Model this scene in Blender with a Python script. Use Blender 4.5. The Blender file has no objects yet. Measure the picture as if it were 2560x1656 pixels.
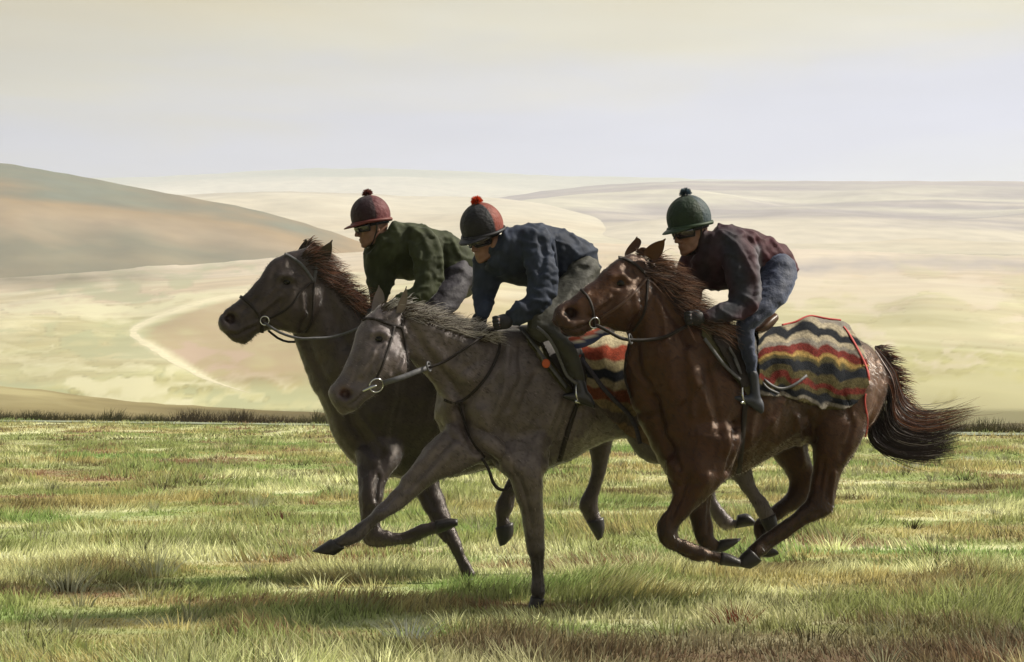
import bpy, math, random
import numpy as np
from mathutils import Vector, Matrix
from mathutils.bvhtree import BVHTree

# ------------------------------------------------------------------ camera, sky, sun, exposure
SC = bpy.context.scene
COL = SC.collection
F = 4250.0; CAMH = 1.30; HZ = 967.0            # focal length and eye line in photo pixels, eye height in metres
cam = bpy.data.cameras.new('camera'); camo = bpy.data.objects.new('camera', cam); COL.objects.link(camo)
cam.sensor_fit = 'HORIZONTAL'; cam.sensor_width = 36.0; cam.lens = 36.0 * F / 2560.0
cam.shift_y = (HZ - 828.0) / 2560.0
cam.clip_start = 0.1; cam.clip_end = 30000
camo.location = (0, 0, CAMH); camo.rotation_euler = (math.radians(90), 0, 0)
SC.camera = camo

SUN_EL, SUN_AZ = 42.0, 78.0                     # azimuth clockwise from +Y (camera looks along +Y)
world = bpy.data.worlds.new("World"); SC.world = world; world.use_nodes = True
wn = world.node_tree.nodes; wl = world.node_tree.links
wn.clear()
wout = wn.new('ShaderNodeOutputWorld'); wbg = wn.new('ShaderNodeBackground'); wbg2 = wn.new('ShaderNodeBackground'); wadd = wn.new('ShaderNodeAddShader')
sky = wn.new('ShaderNodeTexSky'); sky.sky_type = 'NISHITA'; sky.sun_disc = False
sky.sun_elevation = math.radians(SUN_EL); sky.sun_rotation = math.radians(SUN_AZ)
sky.dust_density = 4.0; sky.altitude = 100
wbg.inputs['Strength'].default_value = 0.012
wl.new(sky.outputs[0], wbg.inputs['Color'])
tc = wn.new('ShaderNodeTexCoord'); sep = wn.new('ShaderNodeSeparateXYZ'); wl.new(tc.outputs['Generated'], sep.inputs[0])
mp = wn.new('ShaderNodeMapping'); mp.inputs['Scale'].default_value = (2.2, 2.2, 14.0); wl.new(tc.outputs['Generated'], mp.inputs[0])
nz = wn.new('ShaderNodeTexNoise'); nz.inputs['Scale'].default_value = 1.6; nz.inputs['Detail'].default_value = 5.0; nz.inputs['Distortion'].default_value = 0.6; wl.new(mp.outputs[0], nz.inputs['Vector'])
ma = wn.new('ShaderNodeMath'); ma.operation = 'MULTIPLY_ADD'; wl.new(nz.outputs[0], ma.inputs[0]); ma.inputs[1].default_value = 0.13
wl.new(sep.outputs['Z'], ma.inputs[2])
mx = wn.new('ShaderNodeMath'); mx.operation = 'MULTIPLY_ADD'; wl.new(sep.outputs['X'], mx.inputs[0]); mx.inputs[1].default_value = -0.10
wl.new(ma.outputs[0], mx.inputs[2])
ramp = wn.new('ShaderNodeValToRGB'); wl.new(mx.outputs[0], ramp.inputs[0])
el = ramp.color_ramp.elements
SKY_SHIFT = 0.015
SKY = [(0.0, (0.58, 0.58, 0.56)), (0.13, (0.58, 0.60, 0.62)), (0.165, (0.50, 0.52, 0.64)), (0.205, (0.51, 0.52, 0.60)),
       (0.245, (0.60, 0.55, 0.36)), (0.30, (0.62, 0.50, 0.19)), (0.6, (0.46, 0.43, 0.33)), (1.0, (0.31, 0.33, 0.38))]
while len(el) < len(SKY): el.new(0.5)
for e, (p, c) in zip(el, SKY): e.position = min(p + SKY_SHIFT * (p > 0), 1); e.color = (*c, 1)
dotn = wn.new('ShaderNodeVectorMath'); dotn.operation = 'DOT_PRODUCT'; wl.new(tc.outputs['Generated'], dotn.inputs[0])
dotn.inputs[1].default_value = (math.sin(math.radians(SUN_AZ)) * .92, math.cos(math.radians(SUN_AZ)) * .92, .39)
glow = wn.new('ShaderNodeMapRange'); glow.interpolation_type = 'SMOOTHSTEP'; wl.new(dotn.outputs['Value'], glow.inputs[0])
glow.inputs[1].default_value = -0.6; glow.inputs[2].default_value = 0.55; glow.inputs[3].default_value = 0.27; glow.inputs[4].default_value = 1.0
gm = wn.new('ShaderNodeVectorMath'); gm.operation = 'SCALE'; wl.new(ramp.outputs[0], gm.inputs[0]); wl.new(glow.outputs[0], gm.inputs['Scale'])
nz2 = wn.new('ShaderNodeTexNoise'); nz2.inputs['Scale'].default_value = 3.2; nz2.inputs['Detail'].default_value = 6; wl.new(mp.outputs[0], nz2.inputs['Vector'])
mot = wn.new('ShaderNodeMapRange'); wl.new(nz2.outputs[0], mot.inputs[0]); mot.inputs[1].default_value = 0.3; mot.inputs[2].default_value = 0.7; mot.inputs[3].default_value = 0.93; mot.inputs[4].default_value = 1.07
gm2 = wn.new('ShaderNodeVectorMath'); gm2.operation = 'SCALE'; wl.new(gm.outputs[0], gm2.inputs[0]); wl.new(mot.outputs[0], gm2.inputs['Scale']); wl.new(gm2.outputs[0], wbg2.inputs['Color']); wbg2.inputs["Strength"].default_value = 0.77
wl.new(wbg.outputs[0], wadd.inputs[0]); wl.new(wbg2.outputs[0], wadd.inputs[1]); wl.new(wadd.outputs[0], wout.inputs[0])

sun = bpy.data.lights.new('sun', 'SUN'); sun.energy = 5.0; sun.angle = math.radians(4.0); sun.color = (1.0, 0.93, 0.80)
suno = bpy.data.objects.new('sun', sun); COL.objects.link(suno)
_d = Vector((math.sin(math.radians(SUN_AZ)) * math.cos(math.radians(SUN_EL)), math.cos(math.radians(SUN_AZ)) * math.cos(math.radians(SUN_EL)), math.sin(math.radians(SUN_EL))))
suno.rotation_euler = _d.to_track_quat('Z', 'Y').to_euler(); suno.location = (20, 30, 40)
SC.view_settings.view_transform = 'Standard'; SC.view_settings.look = 'None'
SC.view_settings.exposure = 0.6; SC.view_settings.gamma = 1.0; SC.view_settings.use_curve_mapping = False
SC.render.engine = 'CYCLES'
SC.cycles.max_bounces = 8; SC.cycles.volume_bounces = 1

# ------------------------------------------------------------------ helpers
rng = np.random.default_rng(7)
def P(x, y, D):                                 # photo pixel at distance D -> point of the place
    return np.array([(x - 1280.0) / F * D, D, CAMH - (y - HZ) / F * D])
def proj(co):
    return 1280.0 + F * co[:, 0] / co[:, 1], HZ - F * (co[:, 2] - CAMH) / co[:, 1]

def _h(ix, iy, s):
    n = (ix.astype(np.int64) * 374761393 + iy.astype(np.int64) * 668265263 + s * 1442695041) & 0x7fffffff
    n = ((n ^ (n >> 13)) * 1274126177) & 0x7fffffff
    return ((n ^ (n >> 16)) & 0xffff) / 65535.0
def vnoise(x, y, s=0):
    x = np.asarray(x, float); y = np.asarray(y, float)
    ix = np.floor(x); iy = np.floor(y); fx = x - ix; fy = y - iy
    fx = fx * fx * (3 - 2 * fx); fy = fy * fy * (3 - 2 * fy)
    a = _h(ix, iy, s); b = _h(ix + 1, iy, s); c = _h(ix, iy + 1, s); d = _h(ix + 1, iy + 1, s)
    return (a * (1 - fx) + b * fx) * (1 - fy) + (c * (1 - fx) + d * fx) * fy
def fbm(x, y, s=0, o=4):
    t = 0; a = 0.5; n = 0
    for k in range(o):
        t = t + a * vnoise(x * 2**k, y * 2**k, s + 17 * k); n += a; a *= 0.5
    return t / n
def vnoise3(co, sc, s=0):
    return (vnoise(co[:, 0] * sc + 31, co[:, 1] * sc + co[:, 2] * sc * 0.73, s) + vnoise(co[:, 2] * sc + 11, co[:, 0] * sc * 0.6 - co[:, 1] * sc, s + 5)) * 0.5

def mesh_np(name, V, Fq=None, Ft=None, smooth=True, attrs=None):
    V = np.asarray(V, np.float32)
    me = bpy.data.meshes.new(name)
    nq = 0 if Fq is None else len(Fq); nt = 0 if Ft is None else len(Ft)
    me.vertices.add(len(V)); me.vertices.foreach_set('co', V.ravel())
    me.loops.add(nq * 4 + nt * 3)
    li = []
    if nq: li.append(np.asarray(Fq, np.int32).ravel())
    if nt: li.append(np.asarray(Ft, np.int32).ravel())
    me.loops.foreach_set('vertex_index', np.concatenate(li))
    me.polygons.add(nq + nt)
    ls = np.concatenate([np.arange(nq) * 4, nq * 4 + np.arange(nt) * 3]).astype(np.int32)
    me.polygons.foreach_set('loop_start', ls)
    me.polygons.foreach_set('use_smooth', np.full(nq + nt, smooth))
    me.update(calc_edges=True)
    for k, a in (attrs or {}).items():
        a = np.asarray(a, np.float32)
        if a.ndim == 2:
            at = me.attributes.new(k, 'FLOAT_COLOR', 'POINT')
            if a.shape[1] == 3: a = np.concatenate([a, np.ones((len(a), 1), np.float32)], 1)
            at.data.foreach_set('color', a.ravel())
        else:
            at = me.attributes.new(k, 'FLOAT', 'POINT'); at.data.foreach_set('value', a)
    return me
def link(name, me, mat=None, parent=None, **props):
    o = bpy.data.objects.new(name, me); COL.objects.link(o)
    if mat is not None and me is not None:
        me.materials.clear(); me.materials.append(mat)
    if parent is not None:
        o.parent = parent
        root = parent; inv = Vector((0, 0, 0))
        while root is not None: inv -= root.location; root = root.parent
        o.matrix_parent_inverse = Matrix.Translation(inv) if parent.parent is None and parent.type == 'EMPTY' else Matrix()
    for k, v in props.items(): o[k] = v
    return o
def thing(name, loc, label, category, group=None):
    o = bpy.data.objects.new(name, None); COL.objects.link(o); o.location = loc
    o.empty_display_size = 0.2
    o['label'] = label; o['category'] = category
    if group: o['group'] = group
    return o

def catmull(S, sub):
    S = np.asarray(S, float); n = len(S); out = []
    for i in range(n - 1):
        p0 = S[max(i - 1, 0)]; p1 = S[i]; p2 = S[i + 1]; p3 = S[min(i + 2, n - 1)]
        for k in range(sub):
            t = k / sub
            out.append(0.5 * ((2 * p1) + (-p0 + p2) * t + (2 * p0 - 5 * p1 + 4 * p2 - p3) * t * t + (-p0 + 3 * p1 - 3 * p2 + p3) * t ** 3))
    out.append(S[-1]); return np.array(out)
def rings_mesh(R):                              # R: (m, n, 3) rings -> closed tube
    m, n, _ = R.shape
    V = R.reshape(-1, 3); q = []
    i = np.arange(m - 1)[:, None] * n; j = np.arange(n)[None, :]; j2 = (j + 1) % n
    q = np.stack([i + j, i + j2, i + n + j2, i + n + j], -1).reshape(-1, 4)
    c0 = R[0].mean(0); c1 = R[-1].mean(0)
    V = np.concatenate([V, [c0, c1]]); a = m * n; b = a + 1
    jj = np.arange(n); t = np.concatenate([np.stack([np.full(n, a), (jj + 1) % n, jj], -1), np.stack([np.full(n, b), (m - 1) * n + jj, (m - 1) * n + (jj + 1) % n], -1)])
    return V, q, t
def loft(S, D=None, sub=4, n=20, ex=2.0, cap=True):
    """sections (x1,y1,x2,y2,D,half depth): a rounded form whose outline in side view runs through both points"""
    S = np.array(S, float)
    S = catmull(S, sub)
    th = np.linspace(0, 2 * np.pi, n, endpoint=False)
    cc = np.sign(np.cos(th)) * np.abs(np.cos(th)) ** (2 / ex); ss = np.sign(np.sin(th)) * np.abs(np.sin(th)) ** (2 / ex)
    R = []
    for s in S:
        a = P(s[0], s[1], s[4]); b = P(s[2], s[3], s[4]); c = (a + b) / 2; u = (b - a) / 2
        R.append(c[None] + cc[:, None] * u[None] + ss[:, None] * np.array([0, s[5], 0])[None])
    R = np.array(R)
    if cap:                                      # rounded ends
        def dome(r0, r1, k):
            c = r0.mean(0); d = c - r1.mean(0); d /= max(np.linalg.norm(d), 1e-6)
            rad = np.linalg.norm(r0 - c, axis=1).min()
            return [c + (r0 - c) * math.cos(a) + d * rad * 0.8 * math.sin(a) for a in (0.5, 1.0, 1.35)]
        A = dome(R[0], R[1], 0)[::-1]; B = dome(R[-1], R[-2], 0)
        R = np.concatenate([np.array(A), R, np.array(B)])
    return rings_mesh(R)
def ball(c, r, rot=None, n=16):
    c = np.asarray(c, float); r = np.ones(3) * r
    ph = np.linspace(0.08, np.pi - 0.08, n); th = np.linspace(0, 2 * np.pi, n, endpoint=False)
    R = np.stack([np.stack([np.sin(p) * np.cos(th), np.sin(p) * np.sin(th), np.full(n, np.cos(p))], -1) for p in ph])
    R = R * r
    if rot is not None: R = R @ np.asarray(rot).T
    return rings_mesh(R + c)
def chain(pts, rad, n=12, sub=3):
    """tapered round tube through 3D points"""
    S = np.concatenate([np.array(pts, float), np.array(rad, float)[:, None]], 1)
    S = catmull(S, sub); C = S[:, :3]; r = np.maximum(S[:, 3], 1e-4)
    T = np.gradient(C, axis=0); T /= np.maximum(np.linalg.norm(T, axis=1)[:, None], 1e-9)
    up = np.array([0.13, 0.3, 0.94]); R = []
    th = np.linspace(0, 2 * np.pi, n, endpoint=False)
    for k in range(len(C)):
        u = np.cross(T[k], up); u /= np.linalg.norm(u); v = np.cross(T[k], u)
        R.append(C[k] + r[k] * (np.cos(th)[:, None] * u + np.sin(th)[:, None] * v))
    R = np.array(R)
    a = C[0] - T[0] * r[0] * .6 + (R[0] - C[0]) * .6; b = C[-1] + T[-1] * r[-1] * .6 + (R[-1] - C[-1]) * .6
    return rings_mesh(np.concatenate([[a], R, [b]]))
def join(parts):
    V = []; Q = []; T = []; o = 0
    for v, q, t in parts:
        V.append(v); Q.append(np.asarray(q) + o); T.append(np.asarray(t) + o); o += len(v)
    return np.concatenate(V), np.concatenate(Q), np.concatenate(T)
def remesh(parts, voxel):
    V, Q, T = join(parts)
    me = mesh_np('tmp', V, Q, T); o = bpy.data.objects.new('tmp', me); COL.objects.link(o)
    m = o.modifiers.new('r', 'REMESH'); m.mode = 'VOXEL'; m.voxel_size = voxel
    dg = bpy.context.evaluated_depsgraph_get(); ev = o.evaluated_get(dg); em = ev.to_mesh()
    co = np.empty(len(em.vertices) * 3, np.float32); em.vertices.foreach_get('co', co); co = co.reshape(-1, 3).astype(float)
    lt = np.empty(len(em.polygons), np.int32); em.polygons.foreach_get('loop_total', lt)
    ls = np.empty(len(em.polygons), np.int32); em.polygons.foreach_get('loop_start', ls)
    vi = np.empty(len(em.loops), np.int32); em.loops.foreach_get('vertex_index', vi)
    q = vi[(ls[lt == 4][:, None] + np.arange(4)[None])]
    ev.to_mesh_clear(); bpy.data.objects.remove(o); bpy.data.meshes.remove(me)
    return co, q
def edges_of(q):
    e = np.concatenate([q[:, [0, 1]], q[:, [1, 2]], q[:, [2, 3]], q[:, [3, 0]]]); e.sort(1)
    k = np.unique(e[:, 0].astype(np.int64) * (q.max() + 1) + e[:, 1]); n = q.max() + 1
    return np.stack([k // n, k % n], 1)
def smooth(co, q, it, lam=0.5, mask=None):
    e = edges_of(q); n = len(co); deg = np.bincount(e.ravel(), minlength=n).astype(float); deg[deg == 0] = 1
    for _ in range(it):
        s = np.stack([np.bincount(e[:, 0], co[e[:, 1], k], n) + np.bincount(e[:, 1], co[e[:, 0], k], n) for k in range(3)], 1) / deg[:, None]
        d = lam * (s - co)
        if mask is not None: d *= mask[:, None]
        co = co + d
    return co
def normals(co, q):
    f = np.cross(co[q[:, 2]] - co[q[:, 0]], co[q[:, 3]] - co[q[:, 1]])
    n = np.stack([np.bincount(q.ravel(), np.repeat(f[:, k], 4), len(co)) for k in range(3)], 1)
    return n / np.maximum(np.linalg.norm(n, axis=1)[:, None], 1e-12)
def pline_dist(px, py, pts):
    pts = np.asarray(pts, float); d = np.full(len(px), 1e9)
    if len(pts) == 1: return np.hypot(px - pts[0][0], py - pts[0][1])
    for a, b in zip(pts[:-1], pts[1:]):
        ab = b - a; t = np.clip(((px - a[0]) * ab[0] + (py - a[1]) * ab[1]) / max(ab @ ab, 1e-9), 0, 1)
        d = np.minimum(d, np.hypot(px - a[0] - t * ab[0], py - a[1] - t * ab[1]))
    return d
class Skin:
    """a continuous body that can be shaped with strokes"""
    gain = 1.0
    def __init__(s, parts, voxel, it=8):
        s.co, s.q = remesh(parts, voxel); s.co = smooth(s.co, s.q, it); s.col = None
        s.upd()
    def ripple(s, amp, mask=None):
        a = fbm(s.px / 26 + s.py / 44, s.py / 90 - s.px / 60, 201, 4) - .5; b = fbm(s.px / 11 + s.py / 30, s.py / 34 - s.px / 26, 203, 3) - .5
        c = fbm(s.co[:, 0] * 14 + s.co[:, 1] * 9, s.co[:, 2] * 12 - s.co[:, 1] * 7, 205, 3) - .5
        s.co = s.co + s.n * (amp * (1.0 * a + .45 * b + .5 * c))[:, None]; s.upd()
    def upd(s):
        s.n = normals(s.co, s.q); s.px, s.py = proj(s.co); s._b = None
    def w(s, pts, r, drange=None, soft=0.25):
        d = pline_dist(s.px, s.py, pts); w = np.exp(-(d / r) ** 2)
        w = w * np.clip((-s.n[:, 1] + 0.1) / soft, 0, 1)
        if drange: w = w * ((s.co[:, 1] > drange[0]) & (s.co[:, 1] < drange[1]))
        return w
    def stroke(s, pts, r, amt, dr=None):
        s.co = s.co + s.n * (amt * s.gain * s.w(pts, r, dr))[:, None]
    def paint(s, pts, r, col, k=1.0, dr=None, both=False):
        d = pline_dist(s.px, s.py, pts); w = np.exp(-(d / r) ** 2) * k
        if not both: w = w * np.clip((-s.n[:, 1] + 0.2) / 0.4, 0, 1)
        if dr: w = w * ((s.co[:, 1] > dr[0]) & (s.co[:, 1] < dr[1]))
        s.col = s.col * (1 - w[:, None]) + np.array(col)[None] * w[:, None]
    @property
    def bvh(s):
        if s._b is None: s._b = BVHTree.FromPolygons([tuple(v) for v in s.co], [tuple(int(i) for i in f) for f in s.q])
        return s._b
    def hit(s, x, y, off=0.0):
        o = Vector((0, 0, CAMH)); d = Vector(P(x, y, 1.0)) - o; d.normalize()
        p, n, i, t = s.bvh.ray_cast(o, d)
        if p is None: return None, None
        if n.dot(d) > 0: n = -n
        return np.array(p) + np.array(n) * off, np.array(n)
    def mesh(s, name): return mesh_np(name, s.co, s.q, attrs={'coat': s.col} if s.col is not None else None)

def strap(skin, pts, w, th=0.005, off=0.004, sub=5, D=None):
    """leather strap lying on a body along a line"""
    pts = catmull(np.array(pts, float), sub); C = []; N = []
    lastD = D
    for x, y in pts:
        p, n = skin.hit(x, y, off)
        if p is None:
            d0 = lastD if lastD else 10
            q = skin.bvh.find_nearest(Vector(P(x, y, d0)))
            n = np.array(q[1]); p = P(x, y, q[0].y); n = np.array([0, -1.0, 0])
        lastD = p[1]; C.append(p); N.append(n)
    C = np.array(C); N = np.array(N)
    for _ in range(3):
        C[1:-1] = (C[:-2] + 2 * C[1:-1] + C[2:]) / 4; N[1:-1] = (N[:-2] + N[1:-1] + N[2:]) / 3
    return ribbon(C, N, w, th)
def ribbon(C, N, w, th):
    C = np.asarray(C, float); N = np.asarray(N, float)
    T = np.gradient(C, axis=0); T /= np.maximum(np.linalg.norm(T, axis=1)[:, None], 1e-9)
    N = N - (N * T).sum(1)[:, None] * T; N /= np.maximum(np.linalg.norm(N, axis=1)[:, None], 1e-9)
    S = np.cross(N, T); W = np.broadcast_to(np.asarray(w, float), (len(C),))[:, None]
    R = np.stack([C - S * W / 2 - N * th * .2, C - S * W / 2 * .85 + N * th, C + S * W / 2 * .85 + N * th, C + S * W / 2 - N * th * .2], 1)
    return rings_mesh(R)
def ribbons(C, N, W):
    """many open hair/blade ribbons at once: C (n,k,3), N side vectors (n,3), W (n,k)"""
    n, k, _ = C.shape
    L = C - N[:, None] * W[..., None] / 2; R = C + N[:, None] * W[..., None] / 2
    V = np.stack([L, R], 2).reshape(-1, 3)
    b = (np.arange(n) * 2 * k)[:, None] + (np.arange(k - 1) * 2)[None]
    q = np.stack([b, b + 1, b + 3, b + 2], -1).reshape(-1, 4)
    return V, q

# ------------------------------------------------------------------ materials
MATS = {}
def mat(name, col=(0.5, 0.5, 0.5), rough=0.6, spec=0.4, metal=0.0, noise=0.0, nscale=20, bump=0.0, bscale=200, sheen=0.0, attr=None, stretch=None, trans=0.0, sheent=(1, 1, 1), coat=0.0):
    m = bpy.data.materials.new(name); m.use_nodes = True; nt = m.node_tree; N = nt.nodes; L = nt.links
    b = N['Principled BSDF']
    b.inputs['Roughness'].default_value = rough; b.inputs['Specular IOR Level'].default_value = spec; b.inputs['Metallic'].default_value = metal
    b.inputs['Sheen Weight'].default_value = sheen; b.inputs['Sheen Tint'].default_value = (*sheent, 1); b.inputs['Sheen Roughness'].default_value = 0.45
    b.inputs['Coat Weight'].default_value = coat
    t = N.new('ShaderNodeTexCoord'); mpn = N.new('ShaderNodeMapping'); L.new(t.outputs['Object'], mpn.inputs[0])
    if stretch: mpn.inputs['Scale'].default_value = stretch
    if attr:
        a = N.new('ShaderNodeAttribute'); a.attribute_name = attr; src = a.outputs['Color']
    else:
        r = N.new('ShaderNodeRGB'); r.outputs[0].default_value = (*col, 1); src = r.outputs[0]
    if noise:
        n = N.new('ShaderNodeTexNoise'); n.inputs['Scale'].default_value = nscale; n.inputs['Detail'].default_value = 5; L.new(mpn.outputs[0], n.inputs['Vector'])
        mr = N.new('ShaderNodeMapRange'); L.new(n.outputs[0], mr.inputs[0]); mr.inputs[1].default_value = 0.25; mr.inputs[2].default_value = 0.75
        mr.inputs[3].default_value = 1 - noise; mr.inputs[4].default_value = 1 + noise
        v = N.new('ShaderNodeVectorMath'); v.operation = 'SCALE'; L.new(src, v.inputs[0]); L.new(mr.outputs[0], v.inputs['Scale']); src = v.outputs[0]
    L.new(src, b.inputs['Base Color'])
    if bump:
        n2 = N.new('ShaderNodeTexNoise'); n2.inputs['Scale'].default_value = bscale; n2.inputs['Detail'].default_value = 4; L.new(mpn.outputs[0], n2.inputs['Vector'])
        bp = N.new('ShaderNodeBump'); bp.inputs['Strength'].default_value = bump; bp.inputs['Distance'].default_value = 0.01; L.new(n2.outputs[0], bp.inputs['Height']); L.new(bp.outputs[0], b.inputs['Normal'])
    if trans:
        tr = N.new('ShaderNodeBsdfTranslucent'); L.new(src, tr.inputs[0]); mxs = N.new('ShaderNodeMixShader'); mxs.inputs[0].default_value = trans
        L.new(b.outputs[0], mxs.inputs[1]); L.new(tr.outputs[0], mxs.inputs[2]); L.new(mxs.outputs[0], N['Material Output'].inputs[0])
    MATS[name] = m; return m
def coat_mat(name, tint, sheent):
    m = mat(name, attr='coat', rough=0.33, spec=0.62, noise=0.36, nscale=7, bump=0.35, bscale=140, sheen=1.0, sheent=sheent, stretch=(1, 1, 2.2))
    b = m.node_tree.nodes['Principled BSDF']; b.inputs['Specular Tint'].default_value = (*tint, 1); b.inputs['Sheen Roughness'].default_value = 0.13; return m
COATS = [coat_mat('black_coat', (.95, .85, .78), (1, .95, .9)), coat_mat('grey_brown_coat', (1.0, .92, .95), (1, .97, .95)), coat_mat('bay_coat', (1.0, .68, .48), (1, .85, .72))]
M_hair = mat('horse_hair', attr='coat', rough=0.45, spec=0.35, trans=0.25, noise=0.2, nscale=30)
M_fuzz = mat('coat_fuzz', attr='coat', rough=0.35, spec=0.5, trans=0.35, sheen=.3)
M_hoof = mat('hoof_horn', (0.020, 0.017, 0.016), rough=0.4, noise=0.4, nscale=40, stretch=(1, 1, 0.2), bump=0.2)
M_eye = mat('horse_eye', (0.004, 0.003, 0.002), rough=0.14, spec=0.3)
M_leather = mat('dark_leather', (0.020, 0.015, 0.013), rough=0.62, spec=0.25, noise=0.3, nscale=60, bump=0.2)
M_grey_leather = mat('worn_grey_rein', (0.075, 0.075, 0.082), rough=0.55, noise=0.3, nscale=60, bump=0.2)
M_brown_leather = mat('brown_leather', (0.07, 0.035, 0.02), rough=0.4, noise=0.3, nscale=30, bump=0.15)
M_steel = mat('bright_steel', (0.55, 0.57, 0.60), rough=0.22, metal=1.0)
M_grass = mat('grass_blades', attr='coat', rough=0.6, spec=0.25, trans=0.55)
M_skin = mat('weathered_skin', (0.19, 0.10, 0.07), rough=0.5, noise=0.2, nscale=30, bump=0.1)
M_glove = mat('black_glove', (0.010, 0.010, 0.012), rough=0.55, bump=0.3, bscale=120)
M_boot = mat('black_boot', (0.008, 0.008, 0.010), rough=0.3, spec=0.5, bump=0.1)
M_goggle_l = mat('goggle_lens', (0.012, 0.010, 0.014), rough=0.08, spec=0.8)
M_goggle_f = mat('goggle_frame', (0.006, 0.006, 0.007), rough=0.4)
M_pad = mat('olive_saddle_pad', (0.055, 0.05, 0.02), rough=0.8, noise=0.3, nscale=25, bump=0.3)

# ------------------------------------------------------------------ the land
TERR = []
def interp(xs, ys, x): return np.interp(x, xs, ys)
EDGE = lambda x: np.clip(54.4 - 0.54 * np.asarray(x, float), 38.0, 76.0)
def ground_col(x, y, jit=0.0):
    """turf colour in patches drawn out sideways"""
    base = np.array([0.135, 0.155, 0.056]); 
    c = np.ones((len(x), 3)) * base
    def mixc(c, col, w): w = np.clip(w, 0, 1)[:, None]; return c * (1 - w) + np.array(col) * w
    ys = np.log(np.maximum(y, 1.0)) * 14          # rows keep the same drawn-out look near and far
    n1 = fbm(x * 0.55 / np.sqrt(y / 10), ys * 1.1, 3); n2 = fbm(x * 0.9 / np.sqrt(y / 10) + 9, ys * 1.7, 21); n3 = fbm(x * 1.3 + 3, ys * 2.3, 55); n4 = fbm(x * 0.8 + 40, ys * 1.5, 77)
    c = mixc(c, (0.115, 0.160, 0.050), (n1 - 0.50) * 5)           # fresh green
    c = mixc(c, (0.190, 0.172, 0.072), (n2 - 0.50) * 6)           # straw
    c = mixc(c, (0.075, 0.062, 0.026), (n3 - 0.58) * 6)           # brown dead growth
    c = mixc(c, (0.27, 0.28, 0.15), (n4 - 0.57) * 8)              # pale seed heads
    c = mixc(c, (0.125, 0.085, 0.045), (fbm(x * 0.7 + 80, ys * 2.0, 99) - 0.64) * 9)
    # darker brown front right: the horses' cast shadow put into the turf colour
    w = np.clip((9.9 - y) / 1.5, 0, 1) * np.clip((x + 1.2) / 1.0, 0, 1) * np.clip((fbm(x * 1.1, y * 1.4, 41) - 0.30) * 4, 0, 1)
    c = mixc(c, (0.062, 0.045, 0.026), w * 0.9)
    return c * np.array([2.72, 2.66, 2.95])
def m_turf():
    m = mat('turf_soil', attr='coat', rough=0.9, spec=0.1, bump=0.6, bscale=12); return m
# turf sheet with fine relief
def grid(xs, ys, zf, name, attrs=None):
    X, Y = np.meshgrid(xs, ys); Z = zf(X, Y); V = np.stack([X, Y, Z], -1).reshape(-1, 3); nx = len(xs)
    i = (np.arange(len(ys) - 1) * nx)[:, None] + np.arange(nx - 1)[None]
    q = np.stack([i, i + 1, i + nx + 1, i + nx], -1).reshape(-1, 4)
    return V, q
def field_z(x, y):
    y = np.asarray(y, float); r = 0.03 * (fbm(np.asarray(x) * 0.5, y * 0.5, 5) - 0.5) * np.clip((y - 14) / 10, 0, 1)
    far = np.clip((y - EDGE(x) - 1.5) / 260.0, 0, 1)
    return r - 26.0 * far ** 0.8
ysf = np.concatenate([np.linspace(-30, 5, 8), np.geomspace(6, 80, 200), np.linspace(82, 420, 50)])
xsf = np.concatenate([np.linspace(-400, -30, 20)[:-1], np.linspace(-30, 30, 121), np.linspace(30, 400, 20)[1:]])
V, q = grid(xsf, ysf, field_z, 'field')
gc = ground_col(V[:, 0], np.maximum(V[:, 1], 3)) * 0.75
g_field = link('ground', mesh_np('ground', V, q, attrs={'coat': gc}), m_turf(), kind='structure')

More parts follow.
